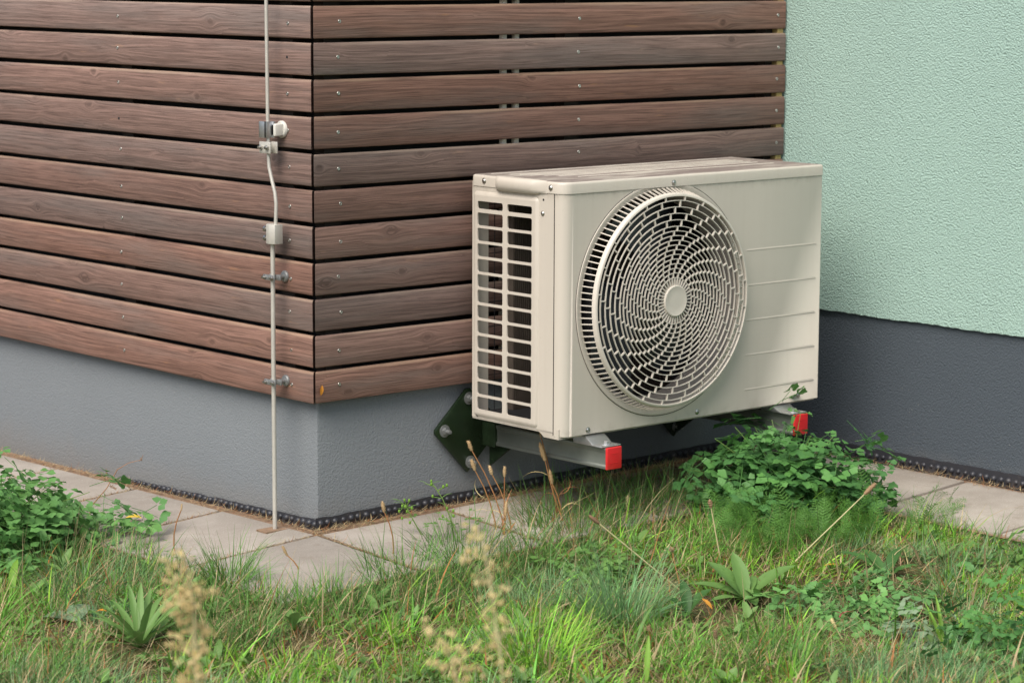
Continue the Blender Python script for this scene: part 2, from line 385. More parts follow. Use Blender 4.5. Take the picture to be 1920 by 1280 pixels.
# ------------------------------------------------------------------ timber clad bay
PT = .078; BH = .0690; TH = .021
bay = thing('timber_clad_wall', 'red brown timber clad wall corner of horizontal boards above a grey rendered plinth', 'wall', (0, 0, -.28))
def plank_mesh(L, mitre, seed, other_end=True):
    """board along +X from 0 to L, outer face at y=-TH..0 -> face toward -Y, z centred; mitred at x=0"""
    r = random.Random(seed); h = BH/2; c = .0058
    prof = [(-TH/2+.0, -h), (-TH+c, -h), (-TH+c*.3, -h+c*.3), (-TH, -h+c), (-TH, h-c), (-TH+c*.3, h-c*.3), (-TH+c, h), (0, h-.002), (0, -h)]
    prof = prof[1:]
    n = 26; m = MB(); k = len(prof)
    ph = r.uniform(0, 6); am = r.uniform(.0003, .0011)
    for i in range(n+1):
        x = L*i/n; dz = am*math.sin(x*2.2+ph)+r.uniform(-.0002, .0002); dy = am*.8*math.sin(x*1.7+ph*2)
        for (y, z) in prof:
            xx = x
            if i == 0: xx = -(y)*0+ (TH+y)*1.0 if mitre else x
            m.v.append((xx, y+dy, z+dz))
    for i in range(n):
        for j in range(k):
            j2 = (j+1) % k; m.f.append((i*k+j, i*k+j2, (i+1)*k+j2, (i+1)*k+j))
    m.f.append(tuple(range(k))[::-1]); m.f.append(tuple(n*k+j for j in range(k)))
    return m
screw_m = MB().lathe((0, 0, 0), (0, -1, 0), [(.0042, -.001), (.0042, .0004), (.0036, .0011), (.0020, .0011), (.0016, .0003), (0, .0003)], 12).mesh('screw', M['inox'], smooth=40)
hole_m = MB().lathe((0, 0, 0), (0, -1, 0), [(.0032, -.001), (.0032, .0003), (.0, .0003)], 10).mesh('screw_hole', M['black'], smooth=40)
NP = 16
for k in range(NP):
    zc = k*PT+BH/2
    # right side: face toward -y, boards start just past the corner
    me = plank_mesh(1.458-.003, True, 100+k).mesh('plank', M['plank'], smooth=40)
    gapx = random.uniform(.0035, .0055)
    loc = Vector((gapx, 0+TH, zc))
    o = link('plank', me, bay, loc)
    for sx in (.071, .764, 1.433):
        s = link('screw', screw_m, o, loc+Vector((sx-gapx+random.uniform(-.004, .004), -TH, random.uniform(-.004, .004)+.002)))
        s.rotation_euler.y = random.uniform(0, 3)
    # left side: face toward -x (rotated)
    me = plank_mesh(2.7, True, 300+k)
    me.v = [(y+TH-TH, x, z) for (x, y, z) in me.v]
    # swap so that the board runs along local X for the grain: rotate the object instead
    me.v = [(x_, y_, z_) for (y_, x_, z_) in me.v]
    mesh = me.mesh('plank', M['plank'], smooth=40)
    loc = Vector((TH, random.uniform(.003, .0045), zc))
    o2 = link('plank', mesh, bay, loc)
    o2.rotation_euler = (0, 0, -PI/2); o2.scale = (-1, 1, 1)
    for i, sy in enumerate((.084, .749, 1.41, 2.1)):
        hole = (i == 1 and k == 7) or (i == 0 and k == 9)
        s = bpy.data.objects.new('screw', hole_m if hole else screw_m); COL.objects.link(s); s.parent = o2
        s.location = (sy+random.uniform(-.004, .004)-loc.y, -TH, random.uniform(-.005, .005)); s.rotation_euler.y = random.uniform(0, 3)
# plinth, backing, battens
ZT = NP*PT
pl = MB().prism([(.03, .03), (1.463, .03), (1.463, 2.7), (.03, 2.7)], -.42, .012, 2).build('plinth', M['plinth'], bay, bevel=.004)
MB().prism([(.058, .058), (1.46, .058), (1.46, 2.7), (.058, 2.7)], .012, ZT, 2).build('backing_board', M['black'], bay)
for x in (.071, .764, 1.433): MB().box(x-.022, x+.022, TH+.002, .056, .004, ZT).build('batten', M['batten'], bay)
for y in (.12, .749, 1.41, 2.1): MB().box(TH+.002, .056, y-.022, y+.022, .004, ZT).build('batten', M['batten'], bay)
m = MB()
for k in range(NP): m.box(1.437, 1.457, .006, TH+.01, k*PT+BH-.001, (k+1)*PT+.001) if k < NP-1 else None
m.build('sealing_tape', M['tape'], bay)
for x in (.560, .597):
    pp = thing('conduit_pipe', '%s pale vertical pipe glimpsed through the slots between boards above the unit' % ('left' if x < .58 else 'right'), 'pipe', (x, .033, .0), 'pale pipes behind the cladding')
    MB().tube([(x, .030, 0.02), (x, .030, ZT)], .0085, 12).build('pipe_run', M['pipe'], pp)

# ------------------------------------------------------------------ green wall
gw = thing('green_rendered_wall', 'mint green rendered house wall with dark anthracite base at right', 'wall', (1.466, -1.5, -.28))
WX = 1.466
gp = [(.5, 3.0), (-6, 3.0), (-6, .0935)]+[(y, .0940+random.uniform(-.0010, .0012)+.0008*math.sin(y*23)) for y in np.arange(-2.6, .0, .013)]+[(.5, .0935)]
MB().prism(gp, WX, WX+.3, 0).build('green_render_coat', M['green'], gw, smooth=25)
MB().box(WX+.010, WX+.29, -6, 0.49, -.42, .0990).build('base_coat', M['darkbase'], gw)

# ------------------------------------------------------------------ dimpled membrane
def membrane(pts, label, seed, hgt):
    r = random.Random(seed); m = MB()
    (x0, y0), (x1, y1), nrm = pts[0], pts[1], Vector((*pts[2], 0))
    L = math.hypot(x1-x0, y1-y0); n = int(L/.021); d = Vector((x1-x0, y1-y0, 0))/L
    top = []
    P = []
    for i in range(n+1):
        p = Vector((x0, y0, 0))+d*(L*i/n); g0 = zg(p.x, p.y)
        h = hgt(i/n)+r.uniform(-.0015, .0015)
        P.append((p, g0, h))
    for i in range(n):
        (p, g, h), (q, g2, h2) = P[i], P[i+1]
        off = nrm*.0065; t = nrm*.0052
        a, b = p+off, q+off; a2, b2 = p+t, q+t
        m.hexa([Vector((a2.x, a2.y, g-.03)), Vector((a2.x, a2.y, g+h)), Vector((a.x, a.y, g-.03)), Vector((a.x, a.y, g+h)),
                Vector((b2.x, b2.y, g2-.03)), Vector((b2.x, b2.y, g2+h2)), Vector((b.x, b.y, g2-.03)), Vector((b.x, b.y, g2+h2))])
        c = (p+q)/2+nrm*.0065
        for zz in (.0045,):
            cz = (g+g2)/2+min(h*.5, .012)
            q_ = r.uniform(.72, 1.05); m.lathe(Vector((c.x, c.y, cz))-nrm*r.uniform(0, .0025)+d*r.uniform(-.0015, .0015), nrm, [(.0082*q_, 0), (.0078*q_, .0028*q_), (.0058*q_, .006*q_), (.003*q_, .0078*q_), (0, .0082*q_)], 10, cap=False)
    o = m.build('dimpled_membrane', M['dimple'], smooth=50)
    tag(o, label, 'membrane', 'black dimpled membrane strips at the wall feet'); return o
membrane(((.03, .02), (.03, .80), (-1, 0)), 'black dimpled drainage strip along the foot of the left plinth face', 1, lambda t: .021-.013*t)
membrane(((.02, .03), (1.44, .03), (0, -1)), 'black dimpled drainage strip under the hanging unit along the plinth', 2, lambda t: .024)
membrane(((WX+.012, .01), (WX+.012, -2.4), (-1, 0)), 'black dimpled drainage strip at the foot of the anthracite base', 3, lambda t: .030)

# ------------------------------------------------------------------ outdoor unit
X0, X1, Y0, Y1, Z0, ZL, ZTOP = .409, 1.227, -.342, -.043, -.073, .453, .478
ac = thing('air_conditioner', 'beige outdoor air conditioning unit with round fan grille hung on the wall', 'air conditioner', ((X0+X1)/2, (Y0+Y1)/2, Z0))
CX, CZ = .7065, .2045
# front panel: wraps round the left corner
m = MB()
RC = .026
arc = [(X0+RC-RC*math.cos(a), Y0+RC-RC*math.sin(a)) for a in np.linspace(0, PI/2, 8)]
arc = [(X0, Y0+RC+.002)]+arc
for (a, b), (c, d) in zip(arc[:-1], arc[1:]): m.quad((a, b, Z0), (c, d, Z0), (c, d, ZL+.01), (a, b, ZL+.01))
m.quad((X0+RC, Y0, Z0), (X0+RC+.003, Y0, Z0), (X0+RC+.003, Y0, ZL+.01), (X0+RC, Y0, ZL+.01))
xa, xb = X0+RC+.003, 1.0; RH = .246
N = 96; circ = []; rect = []
zt_, zb_ = ZL+.01, Z0
angs = [2*PI*i/N for i in range(N)]
corner_angs = [math.atan2(z-CZ, x-CX) % (2*PI) for x in (xa, xb) for z in (zb_, zt_)]
angs = sorted(set(angs+corner_angs))
for a in angs:
    ca, sa = math.cos(a), math.sin(a)
    t = min(((xb-CX)/ca if ca > 1e-9 else 1e9), ((xa-CX)/ca if ca < -1e-9 else 1e9), ((zt_-CZ)/sa if sa > 1e-9 else 1e9), ((zb_-CZ)/sa if sa < -1e-9 else 1e9))
    circ.append((CX+RH*ca, Y0, CZ+RH*sa)); rect.append((CX+t*ca, Y0, CZ+t*sa))
for i in range(len(angs)):
    j = (i+1) % len(angs)
    m.quad(circ[i], rect[i], rect[j], circ[j])
    m.quad(circ[j], (circ[j][0], Y0+.012, circ[j][2]), (circ[i][0], Y0+.012, circ[i][2]), circ[i])
rr = .004
prof = [(xb, Y0), (X1-rr, Y0), (X1-rr*.3, Y0+rr*.3), (X1, Y0+rr), (X1, Y1-.0)]
for (a, b), (c, d) in zip(prof[:-1], prof[1:]): m.quad((a, b, Z0), (c, d, Z0), (c, d, ZL+.01), (a, b, ZL+.01))
# bottom return
m.quad((X0+RC, Y0, Z0), (X1-rr, Y0, Z0), (X1-rr, Y0+.02, Z0), (X0+RC, Y0+.02, Z0))
m.build('front_panel', M['ac'], ac, merge=True, smooth=35)
for z in (.2930, .2125, .1320, .0515, -.0290):      # pressed lines right of the fan
    p = MB(); xa_, xb_ = .972, 1.211
    hh = .0038; dd = .0009
    b = [(xa_, z), (xa_+.006, z+hh), (xb_-.006, z+hh), (xb_, z), (xb_-.006, z-.0008), (xa_+.006, z-.0008)]
    mid = [(xa_+.004, z+.0002), (xb_-.004, z+.0002)]
    p.v = [(x, Y0-.0002, zz) for x, zz in b]+[(x, Y0-dd, zz) for x, zz in mid]
    p.f = [(0, 1, 6), (1, 2, 7, 6), (2, 3, 7), (3, 4, 7), (4, 5, 6, 7), (5, 0, 6)]
    p.build('pressed_line', M['ac'], ac, smooth=20)
# ring step around the opening, cut off by the lid at the top
m = MB(); n = 120
prof = [(.2600, .0002), (.2590, .0022), (.2565, .0026), (.2520, .0010), (.2440, -.0005), (.2435, -.006)]
for i in range(n):
    a = 2*PI*i/n
    for r, d in prof: m.v.append((CX+r*math.cos(a), Y0-d, min(CZ+r*math.sin(a), ZL-.0006)))
k = len(prof)
for i in range(n):
    for j in range(k-1): m.f.append((i*k+j, i*k+j+1, ((i+1) % n)*k+j+1, ((i+1) % n)*k+j))
m.build('opening_ring', M['ac'], ac, smooth=50)
m = MB()
for i in range(n):
    a0 = 2*PI*i/n; a1 = 2*PI*(i+1)/n
    if CZ+.2612*math.sin(a0) < ZL-.001 and CZ+.2612*math.sin(a1) < ZL-.001:
        m.quad(*[(CX+r*math.cos(a), Y0-.0007, CZ+r*math.sin(a)) for r, a in ((.2600, a0), (.2613, a0), (.2613, a1), (.2600, a1))])
m.build('grime_line', M['dirtline'], ac)
# side grille
def holed_plate(m, ys_, zs_, holes, xf, xbk, rad=.0045):
    """plate in the plane x=xf; cells as (y0,y1,z0,z1) outer, (hy0,hy1,hz0,hz1) hole"""
    for (y0, y1, z0, z1), (a0, a1, b0, b1) in holes:
        inner = []
        for (cy, cz, s0) in ((a1-rad, b1-rad, 0), (a0+rad, b1-rad, PI/2), (a0+rad, b0+rad, PI), (a1-rad, b0+rad, 1.5*PI)):
            for q in range(4): inner.append((cy+rad*math.cos(s0+q*PI/6), cz+rad*math.sin(s0+q*PI/6)))
        outer = [(y1, z1), (y0, z1), (y0, z0), (y1, z0)]
        for c in range(4):
            o = outer[c]; ii = inner[c*4:c*4+4]
            for q in range(3): m.quad((xf, *o), (xf, *ii[q]), (xf, *ii[q+1]))
            nn = inner[(c*4+4) % 16]; oo = outer[(c+1) % 4]
            m.quad((xf, *o), (xf, *ii[3]), (xf, *nn), (xf, *oo))
        # walls with a small chamfer
        for q in range(16):
            p, r_ = inner[q], inner[(q+1) % 16]
            m.quad((xf, *p), (xf, *r_), (xbk, *r_), (xbk, *p))
m = MB(); cols = ((-.2465, -.1655), (-.1505, -.0655)); rows = [(.4035, .4205)]+[(.4035-.0085-.0343*k-.0284, .4035-.0085-.0343*k) for k in range(13)]
ymid = -.158
XF = X0-.005
cells = []
for ci, (a0, a1) in enumerate(cols):
    ylo = -.2565 if ci == 0 else ymid; yhi = ymid if ci == 0 else -.0575
    for ri, (b0, b1) in enumerate(rows):
        ztop = .4325 if ri == 0 else (rows[ri-1][0]+b1)/2
        zbot = rows[-1][0]-.0085 if ri == 13 else (b0+rows[ri+1][1])/2
        cells.append(((ylo, yhi, zbot, ztop), (a0, a1, b0, b1)))
holed_plate(m, None, None, cells, XF, XF+.003)
zb2 = rows[-1][0]-.0085
# sloped border of the raised field, down to the panel
inn = [(-.2565, .4325), (-.0575, .4325), (-.0575, zb2), (-.2565, zb2)]
ou = [(-.2635, .4415), (-.0505, .4415), (-.0505, zb2-.009), (-.2635, zb2-.009)]
def rrect(y0, y1, z0, z1, r, n=5):
    out = []
    for (cy, cz, s0) in ((y1-r, z1-r, 0), (y0+r, z1-r, PI/2), (y0+r, z0+r, PI), (y1-r, z0+r, 1.5*PI)):
        for q in range(n): out.append((cy+r*math.cos(s0+q*PI/2/(n-1)), cz+r*math.sin(s0+q*PI/2/(n-1))))
    return out
l0 = rrect(-.2565, -.0575, zb2, .4325, .0001); l1 = rrect(-.2605, -.0535, zb2-.005, .4370, .006); l2 = rrect(-.2640, -.0500, zb2-.0095, .4420, .011)
b0 = len(m.v)
for L_, x in ((l0, XF), (l1, XF+.0008), (l2, X0-.0005)): m.v += [(x, *p) for p in L_]
nn = len(l0)
for q in range(2):
    for i in range(nn): j = (i+1) % nn; m.f.append((b0+q*nn+i, b0+q*nn+j, b0+(q+1)*nn+j, b0+(q+1)*nn+i))
# flat panel round it
l3 = []
yA, yB, zA, zB = Y0+RC+.0035, Y1, Z0+.008, ZL+.01
b1_ = len(m.v); outer4 = [(yB, zB), (yA, zB), (yA, zA), (yB, zA)]
m.v += [(X0-.0005, *p) for p in l2]; m.v += [(X0-.0005, *p) for p in outer4]; n5 = 5
for c in range(4):
    for q in range(n5-1): m.f.append((b1_+nn+c, b1_+c*n5+q, b1_+c*n5+q+1))
    m.f.append((b1_+nn+c, b1_+c*n5+n5-1, b1_+((c+1)*n5) % nn, b1_+nn+(c+1) % 4))
m.quad((X0-.0005, yB, zA), (X0-.0005, yB, zB), (X0+.03, yB, zB), (X0+.03, yB, zA))
m.build('side_grille', M['ac'], ac, merge=True, smooth=35)
MB().box(X0-.0003, X0+.010, Y0+RC+.0012, Y0+RC+.004, Z0+.002, ZL).build('panel_seam', M['dirtline'], ac)
# base pan with the jog in its edge
m = MB(); m.prism([(Y0+.012, Z0-.006), (Y0+.06, Z0-.006), (Y0+.075, Z0+.004), (Y1, Z0+.004), (Y1, Z0+.016), (Y0+.012, Z0+.016)], X0+.001, X1-.002, 0)
m.build('base_pan', M['ac'], ac)
# lid
def lid_loop(e, z, r):
    x0, x1, y0, y1 = X0-e, X1+e, Y0-e, Y1+e; out = []
    for (cx, cy, s0, rad) in ((x1, y1, 0, .006), (x0, y1, PI/2, .010), (x0, y0, PI, RC+e), (x1, y0, 1.5*PI, .008)):
        rad = max(.001, rad-r)
        sx = -1 if cx == x1 else 1; sy = -1 if cy == y1 else 1
        for q in range(7):
            a = s0+q*PI/12; out.append((cx+sx*(rad+r)-sx*0+rad*math.cos(a), cy+sy*(rad+r)+rad*math.sin(a), z))
    return out
m = MB(); lv = [lid_loop(.0005, ZL+.0005, 0), lid_loop(.0022, ZL, 0), lid_loop(.0022, ZTOP-.006, 0), lid_loop(.0022, ZTOP-.0028, .0009), lid_loop(.0022, ZTOP-.0009, .0030), lid_loop(.0022, ZTOP, .0065), lid_loop(-.0005, ZTOP+.0001, .0065), lid_loop(-.006, ZTOP+.0001, .0065)]
k = len(lv[0])
for L_ in lv: m.v += L_
for q in range(len(lv)-1):
    for i in range(k): j = (i+1) % k; m.f.append((q*k+i, q*k+j, (q+1)*k+j, (q+1)*k+i))
m.f.append(tuple((len(lv)-1)*k+i for i in range(k)))
lid = m.build('lid', M['ac_top'], ac, smooth=60)
for (y0, y1, xs0, xs1) in ((-.070, -.062, .44, 1.15), (-.112, -.106, .46, 1.15), (-.132, -.126, .47, 1.15), (-.156, -.150, .48, 1.15), (-.180, -.174, .50, 1.15), (-.204, -.198, .52, 1.15), (-.246, -.238, .54, 1.16)):
    p = MB(); h = .0013; s = .002
    v = [(xs0-s*2, y0-s, ZTOP-.0003), (xs1+s*2, y0-s, ZTOP-.0003), (xs1+s*2, y1+s, ZTOP-.0003), (xs0-s*2, y1+s, ZTOP-.0003), (xs0, y0, ZTOP+h), (xs1, y0, ZTOP+h), (xs1, y1, ZTOP+h), (xs0, y1, ZTOP+h)]
    p.v = v; p.f = [(0, 1, 5, 4), (1, 2, 6, 5), (2, 3, 7, 6), (3, 0, 4, 7), (4, 5, 6, 7)]
    p.build('lid_ridge', M['ac_top'], lid, bevel=.0012)
# grip bulge on the left edge of the lid
m = MB()
sec = [(-.292, .0), (-.270, .3), (-.258, .75), (-.246, 1), (-.200, 1), (-.150, 1), (-.137, .85), (-.128, .35), (-.124, 0)]
pr = [(-.0018, .0272), (-.008, .0265), (-.0145, .0232), (-.0170, .016), (-.0165, .006), (-.0120, -.003), (-.003, -.006), (.004, -.006)]
for (y, s) in sec:
    for (dx, dz) in pr: m.v.append((X0+(-.0018+(dx+.0018)*s if dx < 0 else dx), y, ZL+(dz if dz > 0 else dz*s+.0*(1-s))-.0015*(1-s)))
k = len(pr)
for i in range(len(sec)-1):
    for j in range(k-1): m.f.append((i*k+j, i*k+j+1, (i+1)*k+j+1, (i+1)*k+j))
m.build('grip', M['ac_top'], lid, smooth=60)
# fan grille
R1 = .2360; YD = .037
m = MB(); n = 120
for r0, r1, d0, d1 in ((R1, R1-.0065, YD-.000, YD+.0015),):
    prof = [(R1+.002, YD-.010), (R1+.0015, YD-.002), (R1-.001, YD+.0008), (R1-.005, YD+.0010), (R1-.0058, YD-.001), (R1-.0058, YD-.010)]
    k = len(prof)
    for i in range(n):
        a = 2*PI*i/n
        for r, d in prof: m.v.append((CX+r*math.cos(a), Y0-d, min(CZ+r*math.sin(a), ZL-.001)))
    for i in range(n):
        for j in range(k): m.f.append((i*k+j, i*k+(j+1) % k, ((i+1) % n)*k+(j+1) % k, ((i+1) % n)*k+j))
gril = m.build('fan_grille', M['ac_grille'], ac, smooth=50)
# side slats between the opening ring and the front rim
m = MB(); NS = 112
for i in range(NS):
    a = 2*PI*(i+.5)/NS; da = .0011
    def pt(r, d, off):
        tx, tz = -math.sin(a), math.cos(a)
        return (CX+r*math.cos(a)+tx*off, Y0-d, min(CZ+r*math.sin(a)+tz*off, ZL-.0012))
    A = [(.2475, -.002), (.2475, .004), (R1+.0005, YD-.003), (R1-.0010, YD-.010)]
    b = len(m.v)
    for off in (-da, da): m.v += [pt(r, d, off) for r, d in A]
    m.f += [(b, b+1, b+2, b+3), (b+7, b+6, b+5, b+4)]+[(b+q, b+4+q, b+4+(q+1) % 4, b+(q+1) % 4) for q in range(4)]
m.build('rim_slats', M['ac_grille'], gril)['kind'] = 'stuff'
rings = [.0515+.0103*k for k in range(12)]+[.1648+.0142*(k+1) for k in range(4)]
edges = [.034]+rings+[R1-.005]
bow = lambda r: YD+.004*(1-(r/R1)**2)          # the face bows out very slightly
for r in rings:
    m = MB(); n = 72 if r > .12 else 48; w = .00085; dp = .0038
    prof = [(r-w, bow(r)), (r+w, bow(r)), (r+w*.8, bow(r)-dp), (r-w*.8, bow(r)-dp)]
    for i in range(n):
        a = 2*PI*i/n
        for q, d in prof: m.v.append((CX+q*math.cos(a), Y0-d, CZ+q*math.sin(a)))
    for i in range(n):
        for j in range(4): m.f.append((i*4+j, i*4+(j+1) % 4, ((i+1) % n)*4+(j+1) % 4, ((i+1) % n)*4+j))
    m.build('grille_ring', M['ac_grille'], gril, smooth=50)
m = MB()
for q in range(len(edges)-1):
    ra, rb = edges[q], edges[q+1]
    cnt = 36 if q == 0 else 24
    rm = (ra+rb)/2; tw = math.radians(370)*min(rm, .165)+math.radians(300)*max(0, rm-.165)
    for i in range(cnt):
        a = 2*PI*i/cnt-(0 if q == 0 else tw)+.2
        w = .0013; ca, sa = math.cos(a), math.sin(a); b = len(m.v)
        for s_ in (-1, 1):
            for r, dd in ((ra, 0), (rb, 0), (rb, .0045), (ra, .0045)):
                m.v.append((CX+r*ca-sa*w*s_, Y0-bow(r)-.0004+dd, CZ+r*sa+ca*w*s_))
        m.f += [(b, b+1, b+2, b+3), (b+7, b+6, b+5, b+4)]+[(b+t, b+4+t, b+4+(t+1) % 4, b+(t+1) % 4) for t in range(4)]
m.build('grille_ribs', M['ac_grille'], gril)['kind'] = 'stuff'
MB().lathe((CX, Y0-YD+.006, CZ), (0, -1, 0), [(.0345, 0), (.0352, .008), (.0345, .0125), (.0325, .0135), (.031, .0130), (.015, .0132), (0, .0132)], 48).build('hub_cap', M['ac_grille'], gril, smooth=40)
# bell mouth, fan, coil, inner walls
m = MB(); prof = [(.2455, .006), (.236, .014), (.2285, .028), (.226, .045), (.226, .065)]
m.lathe((CX, Y0, CZ), (0, 1, 0), prof, 72, cap=False); m.build('bell_mouth', M['ac_in'], ac, smooth=50)
fan = MB().lathe((CX, Y0+.035, CZ), (0, 1, 0), [(0, 0), (.035, .002), (.048, .012), (.05, .07), (.0, .075)], 32).build('fan', M['fan'], ac, smooth=40)
for b3 in range(3):
    m = MB(); a0 = b3*2*PI/3+.5; nr, na = 7, 9
    for i in range(nr):
        r = .045+(.215-.045)*i/(nr-1); sweep = .5*(r-.045)/.17
        for j in range(na):
            t = j/(na-1); a = a0+sweep+t*1.35; d = .09-.06*t-.01*math.sin(t*PI)
            m.v.append((CX+r*math.cos(a), Y0+d, CZ+r*math.sin(a)))
    for i in range(nr-1):
        for j in range(na-1): m.f.append((i*na+j, i*na+j+1, (i+1)*na+j+1, (i+1)*na+j))
    m.build('fan_blade', M['fan'], fan, smooth=60)
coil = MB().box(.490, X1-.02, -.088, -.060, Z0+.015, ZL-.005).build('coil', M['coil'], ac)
m = MB()
for i in range(110):
    x = .492+i*.0062
    if x < X1-.025: m.box(x, x+.0012, -.0895, -.0881, Z0+.02, ZL-.01)
m.build('coil_fins', M['coil'], ac)['kind'] = 'stuff'
MB().box(X0+.002, X0+.044, Y1-.003, Y1-.001, Z0+.012, ZL).build('rear_post', M['ac'], ac)
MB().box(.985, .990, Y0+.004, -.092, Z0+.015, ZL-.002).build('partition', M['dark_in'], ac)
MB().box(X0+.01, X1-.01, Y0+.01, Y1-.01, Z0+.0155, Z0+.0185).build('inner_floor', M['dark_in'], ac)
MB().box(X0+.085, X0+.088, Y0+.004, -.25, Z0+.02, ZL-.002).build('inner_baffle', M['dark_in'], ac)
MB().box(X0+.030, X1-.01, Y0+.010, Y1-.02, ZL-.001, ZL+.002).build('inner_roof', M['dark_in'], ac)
m = MB()
for i in range(6): m.tube([(X0+.07+i*.055, Y1+.006, Z0+.01), (X0+.07+i*.055, Y1+.006, ZL)], .0011, 6)
for z in np.arange(Z0+.04, ZL, .055): m.tube([(X0+.03, Y1+.007, z), (X0+.36, Y1+.007, z)], .0011, 6)
m.build('rear_guard_wires', M['dark_in'], ac)
def ac_screw(loc, ax, r=.0052):
    MB().lathe(loc, ax, [(r*1.25, 0), (r*1.25, .0008), (r, .001), (r*.85, .0028), (r*.4, .0036), (0, .0038)], 14).build('screw', M['inox'], ac, smooth=60)
for x, z in ((.736, .4615), (.485, -.064), (.821, -.0615), (1.156, -.059)): ac_screw((x, Y0-(.0022 if z > .4 else 0), z), (0, -1, 0))
for y, z in ((-.085, .4655), (-.304, .465)): ac_screw((X0-.0022, y, z), (-1, 0, 0))
for y, z in ((-.277, .408), (-.062, -.058)): ac_screw((X0-.0005, y, z), (-1, 0, 0), .0045)
MB().lathe((X0-.0006, -.279, .4375), (-1, 0, 0), [(.0026, 0), (.0026, .0004), (0, .0004)], 12).build('hole', M['black'], ac)
# condensate nozzle under the base
MB().lathe((.70, -.26, Z0-.004), (0, 0, -1), [(.016, 0), (.016, .006), (.010, .008), (.010, .018), (.008, .018), (.008, .002)], 16, cap=False).build('drain_nozzle', M['cream_plastic'], ac)

# ------------------------------------------------------------------ brackets
bolt_head = lambda c, ax, r: MB().lathe(c, ax, [(r*1.9, 0), (r*1.9, .0022), (r*1.15, .0024), (r*1.15, .007), (r*.62, .0075), (r*.62, .019), (r*.5, .0205), (0, .0205)], 6)
def bolt(c, ax, r, par):
    ax = Vector(ax); c = Vector(c); b = MB().lathe(c, ax, [(r*1.9, 0), (r*1.9, .002), (0, .002)], 20).build('washer', M['dullsteel'], par, smooth=30)
    MB().lathe(c+ax*.002, ax, [(r*1.15, 0), (r*1.15, .007), (0, .007)], 6).build('nut', M['dullsteel'], b, smooth=20)
    MB().lathe(c+ax*.009, ax, [(r*.6, 0), (r*.6, .012), (0, .0125)], 12).build('stud', M['dullsteel'], b, smooth=40)
for idx, (rx0, rx1, zt) in enumerate(((.489, .531, -.0975), (1.084, 1.127, -.0925))):
    zb = zt-.0465; xc = (rx0+rx1)/2; zc = (zt+zb)/2
    br = thing('mounting_bracket', ('steel wall bracket with red end cap under the left end of the unit', 'steel wall bracket with red end cap behind the leafy plant at right')[idx], 'bracket', (xc, .03, zc), 'brackets carrying the outdoor unit')
    yf = -.399
    # channel with lips
    pr = [(rx0, zt), (rx1, zt), (rx1, zb), (rx0, zb), (rx0, zb+.006), (rx0+.0035, zb+.009), (rx0+.0035, zt-.011), (rx0+.0018, zt-.0095), (rx0+.0018, zt-.0065), (rx0, zt-.005)]
    m = MB(); n = len(pr); b = 0
    for y in (.02, yf+.004): m.v += [(x, y, z) for x, z in pr]
    m.f = [tuple(range(n)), tuple(range(n, 2*n))[::-1]]+[(i, n+i, n+(i+1) % n, (i+1) % n) for i in range(n)]
    m.build('rail', M['rail'], br, bevel=.0008)
    MB().box(rx0-.0012, rx1+.0012, yf-.002, yf+.0045, zb-.0012, zt+.0012).build('end_cap', M['red'], br, bevel=.0022, segs=3)
    pl = MB().prism([(rx0+.010, zt-.012), (rx1-.010, zt-.012), (rx1-.010, zt-.0132), (rx0+.010, zt-.0132)], yf-.0028, yf-.0018, 1)
    pl.build('cap_relief', M['red'], br)
    MB().prism([(rx0+.010, zb+.014), (rx1-.010, zb+.014), (rx1-.010, zb+.0128), (rx0+.010, zb+.0128)], yf-.0028, yf-.0018, 1).build('cap_relief', M['red'], br)
    # diamond wall plate standing proud of the plinth
    w = .098
    pc = xc-.064+.0 if idx == 0 else xc
    pc = .4455 if idx == 0 else xc
    pp = MB(); P_ = [(pc-w, zc+.022), (pc-w, zc+.012), (pc-.004, zc-.086), (pc+w, zc+.012), (pc+w, zc+.022), (pc+.004, zc+.108), (pc-.006, zc+.108)]
    pp.prism(P_, .012, .020, 1); pp.build('wall_plate', M['plate'], br, bevel=.0015)
    MB().box(rx0-.004, rx1+.004, -.032, .012, zb-.004, zt+.004).build('socket', M['plate'], br, bevel=.001)
    gus = MB().prism([(.012, zb-.004), (-.06, zb-.004), (.012, zb-.055)], xc-.003, xc+.003, 0); gus.build('gusset', M['plate'], br)
    for bx, bz in ((pc-.072, zc+.018), (pc, zc+.085), (pc+.004, zc-.062)): bolt((bx, .012, bz), (0, -1, 0), .0075, br)
    # feet of the unit (belong to the unit)
    m = MB(); fw = .036
    prf = [(-.300, Z0-.004), (-.338, Z0-.004), (-.350, Z0-.012), (-.362, zt+.0036), (-.392, zt+.0036), (-.392, zt+.0010), (-.360, zt+.0010), (-.300, zt+.0010)]
    xa_, xb_ = xc-.030, xc+.028
    m.prism([(y, z) for y, z in prf], xa_, xb_, 0); ft = m.build('foot', M['steel'], ac, bevel=.0015)
    MB().lathe((xc, -.376, zt+.0036), (0, 0, 1), [(.0135, 0), (.0135, .0016), (0, .0016)], 24).build('washer', M['steel'], ft, smooth=30)
    MB().lathe((xc, -.376, zt+.0052), (0, 0, 1), [(.0075, 0), (.0075, .0055), (.006, .0065), (0, .0065)], 6).build('bolt_head', M['steel'], ft, smooth=20)

# ------------------------------------------------------------------ lightning conductor
lc = thing('lightning_conductor', 'thin pale metal lightning conductor rod clamped down the left timber face', 'lightning conductor', (-.034, .105, -.29))
XR = -.034
MB().tube([(XR, .116, 1.25), (XR, .112, .60), (XR, .1105, .530), (XR, .1085, .505), (XR, .099, .478), (XR, .0885, .452), (XR, .0845, .430), (XR, .087, .38)], .0040, 14).build('upper_rod', M['rod'], lc, smooth=60)
MB().tube([(XR, .0985, .378), (XR, .1000, .10), (XR, .1005, -.33)], .0049, 14).build('lower_rod', M['rod'], lc, smooth=60)
